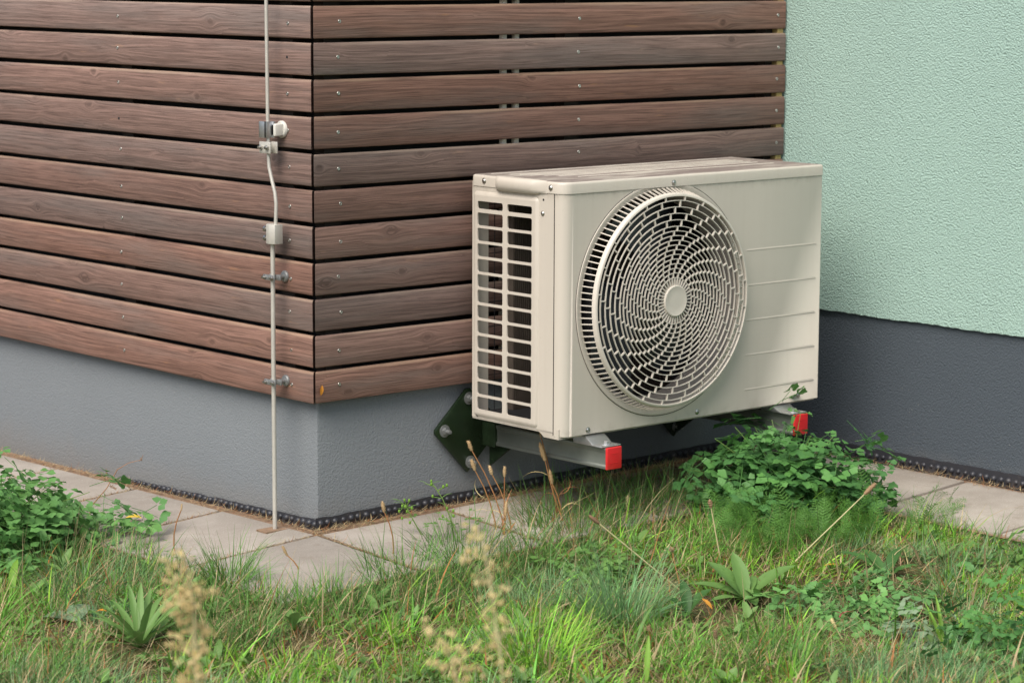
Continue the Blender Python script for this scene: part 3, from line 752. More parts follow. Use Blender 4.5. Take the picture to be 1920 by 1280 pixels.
# clamp and cream cup at the top
hd = MB().lathe((0.0, .106, .585), (-1, 0, 0), [(.0185, 0), (.0185, .004), (.0165, .0065), (0, .0065)], 28).build('holder_base', M['cream_plastic'], lc, smooth=40)
MB().box(XR+.006, -.004, .094, .117, .571, .598).build('holder_body', M['cream_plastic'], hd, bevel=.003, segs=3)
m = MB(); m.box(XR-.012, XR-.009, .106, .128, .568, .603).box(XR-.012, XR+.012, .106, .109, .568, .603).box(XR-.012, XR-.006, .126, .1285, .568, .603).box(XR+.006, XR+.012, .100, .128, .568, .603); m.build('clip', M['steel'], lc, bevel=.0006)
cl = MB().box(XR-.0115, XR-.0075, .089, .1290, .535, .560).build('clamp_plate', M['rod'], lc, bevel=.0018)
MB().box(XR+.0045, XR+.0085, .087, .1270, .535, .560).build('clamp_plate', M['rod'], lc, bevel=.0018)
for y in (.0975, .1205): MB().lathe((XR-.0115, y, .548), (-1, 0, 0), [(.0052, 0), (.0052, .004), (.003, .0045), (.003, .009), (0, .009)], 10).build('screw', M['inox'], cl, smooth=30)
# connector block
cb = MB().prism([(XR-.015, .092), (XR-.013, .1045), (XR-.004, .113), (XR+.012, .113), (XR+.012, .078), (XR-.009, .078)], .342, .384, 2).build('connector_block', M['rod'], lc, bevel=.0009)
for z in (.352, .372): MB().lathe((XR-.002, .113, z), (0, 1, 0), [(.004, 0), (.004, .005), (.0068, .0055), (.0068, .011), (0, .0115)], 6).build('bolt', M['inox'], cb, smooth=25)
for z in (.2685, .0405):
    d = MB().lathe((0.0, .100, z), (-1, 0, 0), [(.0125, 0), (.0125, .003), (.011, .005), (.005, .006), (.005, .026), (0, .026)], 24).build('wall_disc', M['dullsteel'], lc, smooth=40)
    m = MB().box(XR-.0095, XR-.0055, .082, .122, z-.006, z+.006).box(XR+.005, XR+.009, .080, .120, z-.006, z+.006); m.build('rod_clip', M['dullsteel'], d, bevel=.0012)
    for y in (.088, .1155): MB().lathe((XR-.0095, y, z), (-1, 0, 0), [(.0048, 0), (.0048, .0035), (.0028, .004), (.0028, .008), (0, .008)], 8).build('screw', M['inox'], d, smooth=30)
# cut-out in the slab for the rod
MB().box(-.070, -.012, .082, .120, zg(-.04, .1)-.002, zg(-.04, .1)+.0013).build('rod_recess', M['joint'], pv)
#GARDEN
# ------------------------------------------------------------------ grass
BLADES = {}
def blades(P, H, Wd, lean, az, curl, col, K=4):
    """numpy strips: base points P (n,3), heights, widths, lean angle, azimuth, curl, colours -> verts, faces, colours"""
    n = len(P); t = np.linspace(0, 1, K+1)
    ang = lean[:, None]+curl[:, None]*t[None, :]              # angle from vertical along the blade
    seg = (H/K)[:, None]
    hx = np.cumsum(np.sin(ang)*seg, 1)-np.sin(ang[:, :1])*seg; hz = np.cumsum(np.cos(ang)*seg, 1)-np.cos(ang[:, :1])*seg
    cx, sx = np.cos(az)[:, None], np.sin(az)[:, None]
    X = P[:, 0:1]+hx*cx; Y = P[:, 1:2]+hx*sx; Z = P[:, 2:3]+hz
    w = Wd[:, None]*.5*(1-t[None, :]**1.6)*.98+.00012
    tw = rng.uniform(0, PI, n)[:, None]
    wx = np.cos(az[:, None]+PI/2+tw*.4); wy = np.sin(az[:, None]+PI/2+tw*.4)
    V = np.empty((n, K+1, 2, 3)); 
    V[:, :, 0, 0] = X-wx*w; V[:, :, 0, 1] = Y-wy*w; V[:, :, 0, 2] = Z
    V[:, :, 1, 0] = X+wx*w; V[:, :, 1, 1] = Y+wy*w; V[:, :, 1, 2] = Z
    base = (np.arange(n)*(K+1)*2)[:, None]; q = (np.arange(K)*2)[None, :]
    b = (base+q).ravel(); F = np.stack([b, b+1, b+3, b+2], 1)
    C = np.ones((n, K+1, 2, 4)); C[..., :3] = col[:, None, None, :]
    return V.reshape(-1, 3), F, C.reshape(-1, 4)
def np_mesh(name, parts, mat, org=(0, 0, 0)):
    V = []; F = []; C = []; o = 0
    for v, f, c in parts: V.append(v-np.array(org)); F.append(f+o); C.append(c); o += len(v)
    V = np.concatenate(V); F = np.concatenate(F); C = np.concatenate(C)
    me = bpy.data.meshes.new(name); me.vertices.add(len(V)); me.vertices.foreach_set('co', V.ravel().astype(np.float32))
    me.loops.add(F.size); me.loops.foreach_set('vertex_index', F.ravel().astype(np.int32))
    me.polygons.add(len(F)); me.polygons.foreach_set('loop_start', (np.arange(len(F))*4).astype(np.int32)); me.polygons.foreach_set('loop_total', np.full(len(F), 4, np.int32))
    me.polygons.foreach_set('use_smooth', np.ones(len(F), bool))
    me.update(calc_edges=True)
    a = me.color_attributes.new('Col', 'FLOAT_COLOR', 'POINT'); a.data.foreach_set('color', C.ravel().astype(np.float32))
    me.materials.append(mat); return me
GREENS = {'fescue': (.095, .220, .055), 'blue': (.160, .305, .135), 'green': (.130, .320, .050), 'bright': (.210, .425, .048), 'dry': (.52, .41, .23), 'rust': (.40, .17, .06)}
def tuft(x, y, n, h, w, kind, spread, lean=.5, z=None, drymix=.08):
    base = np.empty((n, 3)); r = spread*np.sqrt(rng.uniform(0, 1, n)); a = rng.uniform(0, 2*PI, n)
    base[:, 0] = x+r*np.cos(a); base[:, 1] = y+r*np.sin(a)
    base[:, 2] = (max(lawn_z(x, y), zg(x, y)-.022)-.004) if z is None else z
    H = .92*h*rng.uniform(.45, 1.15, n); Wd = 1.22*w*rng.uniform(.6, 1.25, n)
    az = a+rng.normal(0, .6, n); ln = np.abs(rng.normal(lean*.55, lean*.45, n)); cu = np.abs(rng.normal(.7, .75, n))
    c = 1.18*np.array(GREENS[kind])[None, :]*rng.uniform(.75, 1.2)*rng.uniform(.5, 1.45, (n, 1))*(1+rng.normal(0, .07, (n, 3)))
    c += rng.uniform(0, .04, (n, 1))*np.array([[1.0, .7, .1]])
    d = rng.uniform(0, 1, n) < drymix; c[d] = np.array(GREENS['dry'])*rng.uniform(.6, 1.15, (d.sum(), 1))
    d = rng.uniform(0, 1, n) < drymix*.15; c[d] = np.array(GREENS['rust'])*rng.uniform(.7, 1.2, (d.sum(), 1))
    return blades(base, H, Wd, ln, az, cu, np.clip(c, .01, 1))
def nz(x, y, s, ph=0):
    return .5+.5*(math.sin(x*s+ph)*math.sin(y*s*1.13+ph*2)+.5*math.sin(x*s*2.3+y*s*1.7+ph*3))/1.5
def edge_ok(x, y):
    """1 inside the lawn, falling to 0 where the slabs show"""
    if x < .12:
        d = max(-.352-x if y > -.36 else -9, -.362-y)
        if y > -.36 and x > -.352: d = -min(x+.352, y+.362)
    elif x < 1.08:
        lim = -.30+.035*math.sin(x*17.0+.4)+.03*math.sin(x*31)+.15*max(0, min(1, (x-.3)/.4))
        d = lim-y
    else: d = max(min(1.12+.02*math.sin(y*9)-x, .5), -.36-y-10) if y < -.36 else -.30-y
    return d
parts = []
TN = 0
pts = []
for _ in range(22000):
    # lawn wedge in view plus a margin
    x = random.uniform(-2.3, 1.13); y = random.uniform(-2.6, 1.7)
    v = Vector((x, y, -.33))-CAM; dz = v.dot(FW); u = v.dot(RT)/dz*FPX+960; w = 640-v.dot(UP)/dz*FPX
    if dz < 2.9 or u < -260 or u > 2180 or w > 1420: continue
    e = edge_ok(x, y)
    if e < -.03: continue
    if e < .1 and random.random() > .40+6*max(0, e+.02): continue
    pts.append((x, y, e))
pts = pts[:4300]
CLR = [(at(1398, 1130), .10), (at(262, 1215), .09), (at(1610, 1135), .16), (at(1180, 1065), .10), (at(1290, 1150), .06), (at(1660, 1085), .09), (at(140, 1165), .07), (at(700, 1230), .05), (at(1262, 1085), .06), (at(1745, 1205), .06)]
def clear(x, y):
    for c, r in CLR:
        dx, dy = x-c.x, y-c.y; a = dx*FW.x+dy*FW.y; b = -dx*FW.y+dy*FW.x
        if (a+.05)**2/(r*1.5)**2+(b/.99)**2/r**2 < 1 and random.random() < .85: return True
    return False
for x, y, e in pts:
    f = nz(x, y, 3.1, 1.0); g2 = nz(x, y, 5.3, 4.0); q = random.random(); k = nz(x, y, 7.7, 2.0)
    if clear(x, y): continue
    tall = 1.0 if e > .15 else 1.25
    if e < .20 and f+q*.6 > .50: parts.append(tuft(x, y, 26, random.uniform(.06, .13), .0018, 'fescue', .022, .85, drymix=.20))
    elif k > .80: parts.append(tuft(x, y, 16, random.uniform(.03, .06), .0016, 'dry', .035, 1.3, drymix=.4))
    elif g2 > .66: parts.append(tuft(x, y, 26, random.uniform(.05, .10), .0018, 'blue', .03, .8, drymix=.15))
    elif q < .09: parts.append(tuft(x, y, 18, random.uniform(.04, .08), .0018, 'dry', .035, 1.2, drymix=.5))
    elif f > .42: parts.append(tuft(x, y, 15, random.uniform(.045, .095)*tall, .0034, 'bright' if q > .5 else 'green', .03, .9, drymix=.14))
    else: parts.append(tuft(x, y, 20, random.uniform(.045, .095)*tall, .0024, 'green', .03, 1.0, drymix=.14))
    if random.random() < .16: parts.append(tuft(x, y, 3, random.uniform(.09, .15), .0044, random.choice(('bright', 'green', 'fescue')), .02, 1.1, drymix=.2))
    if random.random() < .14: parts.append(tuft(x, y, 2, random.uniform(.10, .19), .0018, 'dry', .03, 1.3, drymix=1))
    if random.random() < .04: parts.append(tuft(x, y, 4, random.uniform(.05, .10), .0034, 'rust', .02, 1.0, drymix=0))
go = link('grass', np_mesh('grass', parts, M['blade'])); go['kind'] = 'stuff'
# short dead thatch under the blades
parts = []
def litter(n, fx, h0=.02, h1=.06, cols=('dry', 'rust'), pr=.8, lean=1.25, w=.0013):
    P = np.array([fx() for _ in range(n)]); c = np.array([np.array(GREENS[cols[0] if random.random() < pr else cols[1]])*random.uniform(.45, 1.0) for _ in range(n)])
    return blades(P, rng.uniform(h0, h1, n), rng.uniform(.6, 1.3, n)*w, rng.normal(lean, .18, n), rng.uniform(0, 2*PI, n), rng.normal(0, .5, n), c, 3)
def f_lawn():
    while True:
        x, y, e = random.choice(pts); x += random.gauss(0, .04); y += random.gauss(0, .04)
        return (x, y, lawn_z(x, y)+random.uniform(0, .02))
parts.append(litter(17000, f_lawn, pr=.85, w=.0016))
th = link('thatch', np_mesh('thatch', parts, M['dry'])); th['kind'] = 'stuff'; th['label'] = 'short tan dead grass lying under the green blades'
# needle litter along the wall foot and in the joints
parts = []
def f_wall1():
    y = random.uniform(0, 1.6); x = .012-abs(random.gauss(0, .010)); return (x, y, zg(x, y)+random.uniform(0, .004))
def f_wall2():
    x = random.uniform(0, 1.4); y = .010-abs(random.gauss(0, .014+.06*(x > .55))); return (x, y, zg(x, y)+random.uniform(0, .005))
def f_wall3():
    y = random.uniform(-1.4, 0); x = WX-.012-abs(random.gauss(0, .010)); return (x, y, zg(x, y)+random.uniform(0, .005))
def f_joint():
    if random.random() < .6:
        y = -.01+SL*random.choice((0, 1, 2, 3)); x = random.uniform(-.352, 0); y += random.gauss(0, .0035)
    else:
        x = .002+SL*random.choice((0, 1, 2)); y = random.uniform(-.36, -.01); x += random.gauss(0, .0035)
    return (x, y, zg(x, y)-.002)
def f_under():
    x = .5+.75*random.random()**.7; y = -.33*random.random()**1.6; return (x, y, zg(x, y)+.001)
def f_edge():
    x = random.uniform(-.36, .3); y = -.355-abs(random.gauss(0, .02)); return (x, y, zg(x, y)-.004)
for fn, n in ((f_wall1, 1300), (f_wall2, 2200), (f_wall3, 1600), (f_joint, 2200), (f_under, 9000), (f_edge, 900)):
    parts.append(litter(n, fn, .006, .026, lean=1.45, w=.0011, pr=.7))
nl = link('needle_litter', np_mesh('needle_litter', parts, M['dry'])); nl['kind'] = 'stuff'; nl['label'] = 'brown needles and dry bits gathered in joints and wall edges'

def tuft_thing(px, py, n, h, w, kind, spread, lean, label, drymix=.05):
    p = at(px, py); z = zg(p.x, p.y)-.02
    o = link('grass_tuft', np_mesh('grass_tuft', [tuft(p.x, p.y, n, h, w, kind, spread, lean, z, drymix)], M['blade'], p), None, p)
    tag(o, label, 'grass tuft', 'grass tufts standing out of the lawn'); return o
tuft_thing(432, 1095, 240, .14, .0017, 'fescue', .045, .55, 'dark green fine grass tuft against the slab edge left of the corner')
tuft_thing(620, 1135, 260, .11, .0019, 'fescue', .09, .8, 'low dark grass tuft over the front edge of the corner slab')
tuft_thing(520, 1140, 200, .10, .0022, 'green', .08, .9, 'short green grass tuft hiding the tip of the corner slab')
tuft_thing(860, 1040, 260, .14, .0018, 'fescue', .09, .9, 'fine grass tuft over the slab edge behind the central flower stem')
tuft_thing(1165, 1165, 420, .20, .0015, 'blue', .06, .55, 'tall blue green fine grass tuft in front of the unit')
tuft_thing(1050, 985, 320, .17, .0017, 'fescue', .10, .8, 'dark fine grass tuft under the left bracket tip')
tuft_thing(160, 1120, 300, .16, .0015, 'blue', .10, .7, 'blue green grass tuft below the leafy plant at left')
tuft_thing(1000, 1240, 260, .16, .0028, 'bright', .08, .6, 'bright green broad grass tuft at the bottom centre of the lawn')
tuft_thing(1190, 960, 300, .16, .0016, 'fescue', .12, .8, 'dark arching grass tuft growing on the slabs below the fan')
tuft_thing(760, 1075, 260, .13, .0015, 'fescue', .10, .8, 'low fine grass tuft spilling over the slab in front of the corner')
tuft_thing(1440, 1260, 300, .15, .0014, 'fescue', .08, .5, 'fine dark grass tuft at the bottom edge right of centre')

# ------------------------------------------------------------------ plants
def leaflet_pts(L, Wd, lobes=3, cup=.15, n=22):
    """fan shaped leaflet with scalloped tip, stalk end at origin, along +X"""
    pts = []
    for i in range(n):
        t = -1+2*i/(n-1); a = t*1.75
        r = .47*(1+.12*math.cos(a*lobes*1.82))
        x = L*(.52+r*math.cos(a)); y = Wd*r*1.05*math.sin(a)
        pts.append((max(x, 0), y, cup*abs(y)-.10*x*x/L))
    return pts
def add_leaflet(m, org, dirv, up, L, Wd, cup):
    dirv = dirv.normalized(); side = up.cross(dirv).normalized(); upn = dirv.cross(side)
    P = leaflet_pts(L, Wd, 3, cup); b = len(m.v)
    m.v.append(tuple(org)); m.v.append(tuple(org+dirv*L*.5+upn*(-.02*L)))
    for x, y, z in P: m.v.append(tuple(org+dirv*x+side*y+upn*z))
    n = len(P)
    for i in range(n-1): m.f.append((b+1, b+2+i, b+3+i))
    m.f.append((b, b+2, b+1)); m.f.append((b, b+1, b+1+n))
def compound_leaf(seed, mat, s=1.0, stem_mat=None):
    """a leaf of three groups of leaflets on a thin stalk, origin at the stalk foot, reaching along +X"""
    r = random.Random(seed); m = MB(); L = .060*s
    m.tube([(0, 0, 0), (L*.5, 0, .004*s), (L, 0, .002*s)], .0007, 4)
    def trip(o, d, k):
        for a in (-1.15, 0, 1.15):
            dd = Vector((math.cos(a)*d.x-math.sin(a)*d.y, math.sin(a)*d.x+math.cos(a)*d.y, r.uniform(-.25, .2)))
            add_leaflet(m, o+dd*.004*s, dd, Vector((r.uniform(-.35, .35), r.uniform(-.35, .35), 1)), r.uniform(.017, .022)*s*k, r.uniform(.018, .023)*s*k, r.uniform(.05, .3))
    trip(Vector((L, 0, .002*s)), Vector((1, 0, 0)), 1.0)
    for sgn in (-1, 1):
        o = Vector((L*.55, 0, .004*s)); e = o+Vector((.010, sgn*.020, .002))*s
        m.tube([o, e], .0006, 4); trip(e, Vector((.5, sgn*.9, 0)).normalized(), .85)
    return m.mesh('leaf', mat, smooth=0)
def leafy_plant(name, label, base, n, rad, height, mat, seed, squash=1.0, toward_v=None, s=1.0, stems=10, lean=Vector((0, 0, 0))):
    r = random.Random(seed); t = thing(name, label, 'plant', base)
    ms = [compound_leaf(seed*10+i, mat, s) for i in range(5)]
    tips = []
    for i in range(stems):
        a = r.uniform(0, 2*PI); rr = rad*r.uniform(.2, .75)
        tip = base+Vector((math.cos(a)*rr, math.sin(a)*rr*squash, height*r.uniform(.45, .95)*(1-.35*rr/rad)))+lean*r.uniform(.3, 1)
        mid = base.lerp(tip, .55)+Vector((0, 0, height*.12))
        MB().tube([base, mid, tip], [.0018, .0013, .0007], 5).build('stem', M['greenstem'], t); tips.append((mid, tip))
    if n > 200:
        im = MB()
        for i in range(900):
            a = r.uniform(0, 2*PI); u = r.random()**.45*.80; el = math.asin(r.uniform(.03, 1.0))
            p = base+Vector((math.cos(a)*math.cos(el)*rad, math.sin(a)*math.cos(el)*rad*squash, math.sin(el)*height))*u+lean*(u*math.sin(el))
            p.z = max(p.z, zg(p.x, p.y)+.004)
            dv = Vector((math.cos(a)-.4*FW.x+r.gauss(0, .5), math.sin(a)-.4*FW.y+r.gauss(0, .5), r.uniform(-.6, .1)))
            add_leaflet(im, p, dv, Vector((r.uniform(-.4, .4), r.uniform(-.4, .4), 1)), .018*s, .019*s, .2)
        im.build('inner_leaves', mat, t, smooth=0)['kind'] = 'stuff'
    for i in range(n):
        # leaves spread through a dome
        a = r.uniform(0, 2*PI); u = r.random()**.55; el = math.asin(r.uniform(.03, 1.0))
        d = Vector((math.cos(a)*math.cos(el), math.sin(a)*math.cos(el)*squash, math.sin(el)))
        lump = 1+.26*math.sin(a*3+seed)+.24*math.sin(el*5+a*2)
        p = base+Vector((d.x*rad, d.y*rad, d.z*height))*u*lump*.82+lean*(u*math.sin(el))
        zmin = zg(p.x, p.y)+.004
        if p.z < zmin: p.z = zmin+r.uniform(0, .02)
        az = math.atan2(d.y-.5*FW.y, d.x-.5*FW.x)+r.gauss(0, .7)
        link('leaf', r.choice(ms), t, p, (r.gauss(0, .35), r.gauss(.38, .35), az), r.uniform(.75, 1.2))
    return t
leafy_plant('leafy_plant', 'bushy blue green plant with small rounded lobed leaves spreading over the slabs at far left', at(5, 1035)+Vector((0, 0, .005)), 290, .27, .235, M['rue'], 3, 1.0, s=1.15, stems=14)
rb_ = leafy_plant('leafy_plant', 'bushy green plant with clover-like lobed leaves under the right bracket', at(1475, 962)+Vector((0, 0, .0)), 285, .22, .245, M['rue2'], 5, 1.0, s=1.18, stems=14)
leafy_plant('leafy_plant', 'low spreading patch of scalloped pale leaves in the grass right of the plantain', at(1610, 1135)+Vector((0, 0, -.01)), 70, .22, .05, M['rue'], 8, .8, s=.95, stems=6)
leafy_plant('leafy_plant', 'small weed of rounded leaves in the grass below the left bracket', at(1100, 1075)+Vector((0, 0, -.01)), 26, .06, .07, M['clover'], 9, 1, s=.8, stems=4)
leafy_plant('leafy_plant', 'small light green leaf clump at the right edge of the lawn beside the slabs', at(1880, 1065)+Vector((0, 0, -.01)), 30, .08, .06, M['clover'], 10, 1, s=1.1, stems=4)
leafy_plant('leafy_plant', 'blurry dark bushy sprig at the bottom right corner of the lawn', at(1895, 1235)+Vector((0, 0, .02)), 130, .17, .13, M['rue2'], 11, 1, s=.75, stems=8)
leafy_plant('leafy_plant', 'silvery lobed weed in the grass toward the bottom right', at(1745, 1205)+Vector((0, 0, -.01)), 22, .07, .09, M['silver'], 12, 1, s=.8, stems=4)

def sprigs(t, tips, mat, s, seed):
    r = random.Random(seed); base = worg(t); ms = [compound_leaf(seed*10+i, mat, s) for i in range(3)]
    for (x, y, k) in tips:
        tip = toward(x, y, base); mid = base.lerp(tip, .5)+Vector((0, 0, .035))
        P = [base.lerp(mid, q)*(1-q)+mid.lerp(tip, q)*q for q in [i/10 for i in range(11)]]
        MB().tube(P, [.0018-.0011*i/10 for i in range(11)], 5).build('stem', M['greenstem'], t, smooth=60)
        for i in range(k):
            q = .35+.65*(i+1)/k; p = P[min(10, int(q*10))]
            link('leaf', r.choice(ms), t, p, (r.gauss(0, .3), r.gauss(.25, .3), V_(r.choice((-1, 1))*r.uniform(30, 110)-90+90*(i == k-1))), r.uniform(.7, 1.0))
V_ = lambda deg: math.atan2(RT.y, RT.x)+math.radians(deg)
sprigs(rb_, ((1340, 822, 5), (1378, 800, 5), (1415, 800, 5), (1455, 808, 4), (1500, 782, 5), (1560, 850, 4), (1640, 885, 4), (1290, 880, 4), (1600, 870, 4)), M['rue2'], .82, 21)
def blade_leaf(m, base, az, L, Wd, rise, droop, fold=.25, n=9, teeth=.0):
    """long leaf with a midrib fold; built as real curved surface"""
    d = Vector((math.cos(az), math.sin(az), 0)); s = Vector((-d.y, d.x, 0)); b = len(m.v); p = Vector(base); ang = rise
    for i in range(n+1):
        t = i/n; w = Wd*.5*(math.sin(PI*min(1, t*.92+.06))**.8)*(1+teeth*math.sin(i*2.6))
        if i == n: w = .0004
        up = Vector((0, 0, 1))*math.cos(ang)-d*math.sin(ang)
        m.v += [tuple(p-s*w+up*w*fold), tuple(p-s*w*.5+up*w*fold*.35), tuple(p), tuple(p+s*w*.5+up*w*fold*.35), tuple(p+s*w+up*w*fold)]
        p = p+(d*math.cos(ang)+Vector((0, 0, 1))*math.sin(ang))*(L/n); ang -= droop/n
    for i in range(n):
        for j in range(4): a = b+i*5+j; m.f.append((a, a+1, a+6, a+5))
    return m
def rosette(name, label, base, specs, mat, cat='plant'):
    t = thing(name, label, cat, base)
    for az, L, Wd, rise, droop in specs:
        blade_leaf(MB(), base, az, L, Wd, rise, droop, .3, 10, .05).build('leaf', mat, t, smooth=0)
    return t
vaz = math.atan2(RT.y, RT.x)           # to the right in the picture
V = lambda deg: vaz+math.radians(deg)
TEETH = .10
rosette('plantain', 'broad leaved plantain rosette with large upright pale leaves in the lawn', at(1398, 1122)+Vector((0, 0, .0)),
        [(V(168), .115, .042, .40, .4), (V(140), .115, .044, .75, .4), (V(112), .105, .034, 1.15, .5), (V(30), .135, .044, .60, .4), (V(65), .07, .024, .8, .6), (V(-20), .09, .028, .3, .5), (V(-80), .08, .028, .3, .5), (V(-150), .085, .028, .25, .4)], M['plantain'])
rosette('plantain', 'dark leaved plantain half hidden in grass right of the pale plantain', at(1660, 1085),
        [(V(150), .12, .028, .8, .9), (V(120), .10, .026, .9, .9), (V(60), .10, .026, .9, .8), (V(20), .08, .02, .6, .6), (V(-100), .08, .024, .4, .6)], M['plantain_dark'])
rosette('plantain', 'dark small plantain just left of the pale plantain', at(1290, 1150),
        [(V(150), .07, .022, .8, .9), (V(100), .08, .024, 1.1, .7), (V(40), .08, .024, .9, .8), (V(-100), .06, .022, .4, .6), (V(-160), .06, .02, .5, .6)], M['plantain_dark'])
rosette('ribwort_plantain', 'narrow leaved bright green rosette at the lower left of the lawn', at(262, 1215),
        [(V(a), random.uniform(.10, .16), .015, random.uniform(.4, 1.2), random.uniform(.3, .9)) for a in (178, 165, 150, 138, 125, 112, 105, 95, 85, 72, 60, 48, 35, 20, 10, -20, -40, -60, -85, -110, -130, -150)], M['plantain'])
rosette('ribwort_plantain', 'dark narrow leaves behind the bright rosette at lower left', at(235, 1160),
        [(V(a), random.uniform(.07, .12), .020, random.uniform(.2, .8), random.uniform(.3, .9)) for a in (170, 130, 80, 40, 0, -60)], M['plantain_dark'])
rosette('round_leaf_weed', 'pair of round grey green leaves in the grass at the far left', at(140, 1165), [(V(20), .075, .055, .35, .7), (V(170), .07, .05, .3, .5), (V(80), .06, .045, .6, .5)], M['silver'])
rosette('curved_leaf', 'single bright green curved leaf standing at the far left edge', at(22, 1125), [(V(88), .10, .017, 1.45, 1.3)], M['lime'])
rosette('broad_grass_leaf', 'curved pale broad blade low in the grass at the bottom centre', at(1190, 1225), [(V(150), .11, .007, .8, 1.6), (V(60), .12, .007, 1.2, 1.0)], M['plantain'])
rosette('broad_grass_leaf', 'upright broad green blade at the bottom right of centre', at(1212, 1285), [(V(80), .09, .011, 1.4, .4)], M['lime'])
rosette('broad_grass_leaf', 'yellowing pair of broad blades at the lower right', at(1770, 1230), [(V(120), .11, .008, 1.2, .5), (V(100), .12, .008, 1.3, .5), (V(40), .10, .009, 1.1, .8)], M['lime'])
t = rosette('red_leaf_sprig', 'small pinkish red forked leaf among the grass right of the plantain', at(1578, 1150, .03), [(V(150), .026, .004, .3, .6), (V(30), .026, .004, .3, .6), (V(250), .02, .004, .0, .3), (V(280), .022, .003, .6, .3)], M['pink'])

# feathery clump
def frond_mesh(seed, L=.10):
    r = random.Random(seed); m = MB()
    m.tube([(0, 0, 0), (L*.5, 0, .006), (L, 0, 0)], .0006, 3)
    for i in range(11):
        x = L*(.12+.8*i/10); wl = .020*math.sin(PI*(.18+.75*i/10))
        for s in (-1, 1):
            o = Vector((x, 0, .006*math.sin(PI*x/L))); e = o+Vector((wl*.5, s*wl, r.uniform(-.004, .006)))
            n_ = Vector((0, 0, 1)); w = Vector((.0007, -.0003*s, 0)); m.quad(o-w, o+w, e+w*.3, e-w*.3)
            for q in (.35, .6, .85):
                c = o.lerp(e, q)
                for dx, dy in ((.006, .0), (.002, s*.006), (.0045, s*.0035)):
                    f = c+Vector((dx, dy, r.uniform(-.002, .004)))*r.uniform(.7, 1.2); m.quad(c-w*.7, c+w*.7, f)
    return m.mesh('frond', M['yarrow'], smooth=0)
fr = [frond_mesh(i) for i in range(4)]
def feathery(px0, px1, py0, py1, n, label, hmax):
    bpt = at((px0+px1)/2, (py0+py1)/2); t = thing('feathery_plant', label, 'plant', bpt)
    for i in range(n):
        p = at(random.uniform(px0, px1), random.uniform(py0, py1)); p.z += random.uniform(0, hmax)
        link('frond', random.choice(fr), t, p, (random.gauss(0, .5), -random.uniform(.1, 1.2), random.uniform(0, 2*PI)), random.uniform(.5, .95))
feathery(1340, 1640, 985, 1060, 290, 'dense feathery green clump at the foot of the right leafy plant', .055)
feathery(1700, 1800, 960, 1040, 26, 'sparse feathery sprigs on the slab edge at right', .04)

# small broad leaved weeds scattered through the lawn
m = MB()
for x, y, e in random.sample(pts, 330):
    if e < .03: continue
    n = random.randint(3, 6); a0 = random.uniform(0, 6); L = random.uniform(.022, .055); w = L*random.uniform(.22, .42); o = Vector((x, y, lawn_z(x, y)+random.uniform(.005, .02)))
    for k in range(n): blade_leaf(m, o, a0+k*2*PI/n+random.gauss(0, .2), L*random.uniform(.7, 1.1), w, random.uniform(.3, 1.1), random.uniform(.3, .9), .3, 5)
wl = m.build('broad_weeds', M['plantain'], smooth=0); wl['kind'] = 'stuff'
# clover and small ground cover
def f_clover(cx, cy, rx, n):
    vs = []; fs = []; cs = []; m = MB()
    for i in range(n):
        p = at(random.gauss(cx, rx), random.gauss(cy, rx*.30)); z = lawn_z(p.x, p.y) if edge_ok(p.x, p.y) > 0 else zg(p.x, p.y)
        o = Vector((p.x, p.y, z+random.uniform(.008, .04))); s = random.uniform(.006, .010); a0 = random.uniform(0, 6)
        for k in range(3):
            a = a0+k*2.09; d = Vector((math.cos(a), math.sin(a), random.uniform(-.1, .4))); add_leaflet(m, o, d, Vector((random.uniform(-.4, .4), random.uniform(-.4, .4), 1)), s, s*1.05, .2)
    return m
m = MB()
for cx, cy, rx, n in ((1180, 1065, 55, 150), (1050, 1200, 90, 70), (700, 1230, 110, 90), (1400, 1220, 120, 80), (1650, 1100, 90, 70), (120, 1230, 80, 60), (300, 1080, 50, 30), (780, 1255, 60, 50), (860, 1010, 40, 25)):
    q = f_clover(cx, cy, rx, n); b = len(m.v); m.v += q.v; m.f += [tuple(i+b for i in f) for f in q.f]
cv = m.build('clover', M['clover'], smooth=0); cv['kind'] = 'stuff'

# stalks with seed spikes
def spike(m, p, d, L, r, lumps=1):
    d = d.normalized(); n = 9
    path = [p+d*(L*i/n) for i in range(n+1)]; rr = [r*(.35+.65*math.sin(PI*min(1, .12+.80*i/n)))*(1+.16*((i % 2)*2-1)) for i in range(n+1)]; rr[-1] = r*.15
    m.tube(path, rr, 8)
    rd = random.Random(int(p.x*1e4))
    for i in range(46):
        t = rd.uniform(.02, .98); a = rd.uniform(0, 2*PI); o = d.orthogonal().normalized(); s = d.cross(o); c = p+d*(L*t); q = (o*math.cos(a)+s*math.sin(a))
        rad = r*(.35+.65*math.sin(PI*min(1, .12+.8*t))); k = c+q*rad
        m.quad(k-s*.0006, k+s*.0006, k+q*r*.5+d*r*.5)
def stalk(name, label, cat, base, tip, bend=0.0, r=.0015, sp=(.016, .0035), stem='stalk', head='spike', group=None, leaves=()):
    base = Vector(base); tip = Vector(tip); t = thing(name, label, cat, base, group)
    mid = base.lerp(tip, .5)+RT*bend
    MB().tube([base, base.lerp(mid, .5)+RT*bend*.25, mid, mid.lerp(tip, .5)+RT*bend*.25, tip], [r*1.2, r*1.1, r, r*.9, r*.8], 6).build('stem', M[stem], t, smooth=60)
    d = (tip-base.lerp(tip, .8)); m = MB(); spike(m, tip-d.normalized()*.002, d, *sp); m.build('seed_spike', M[head], t, smooth=50)
    for (q, az, L, w, rise, droop, mt) in leaves: blade_leaf(MB(), base.lerp(tip, q), az, L, w, rise, droop, .4, 8).build('leaf', M[mt], t, smooth=0)
    return t
GP = 'plantain seed stalks in the lawn'
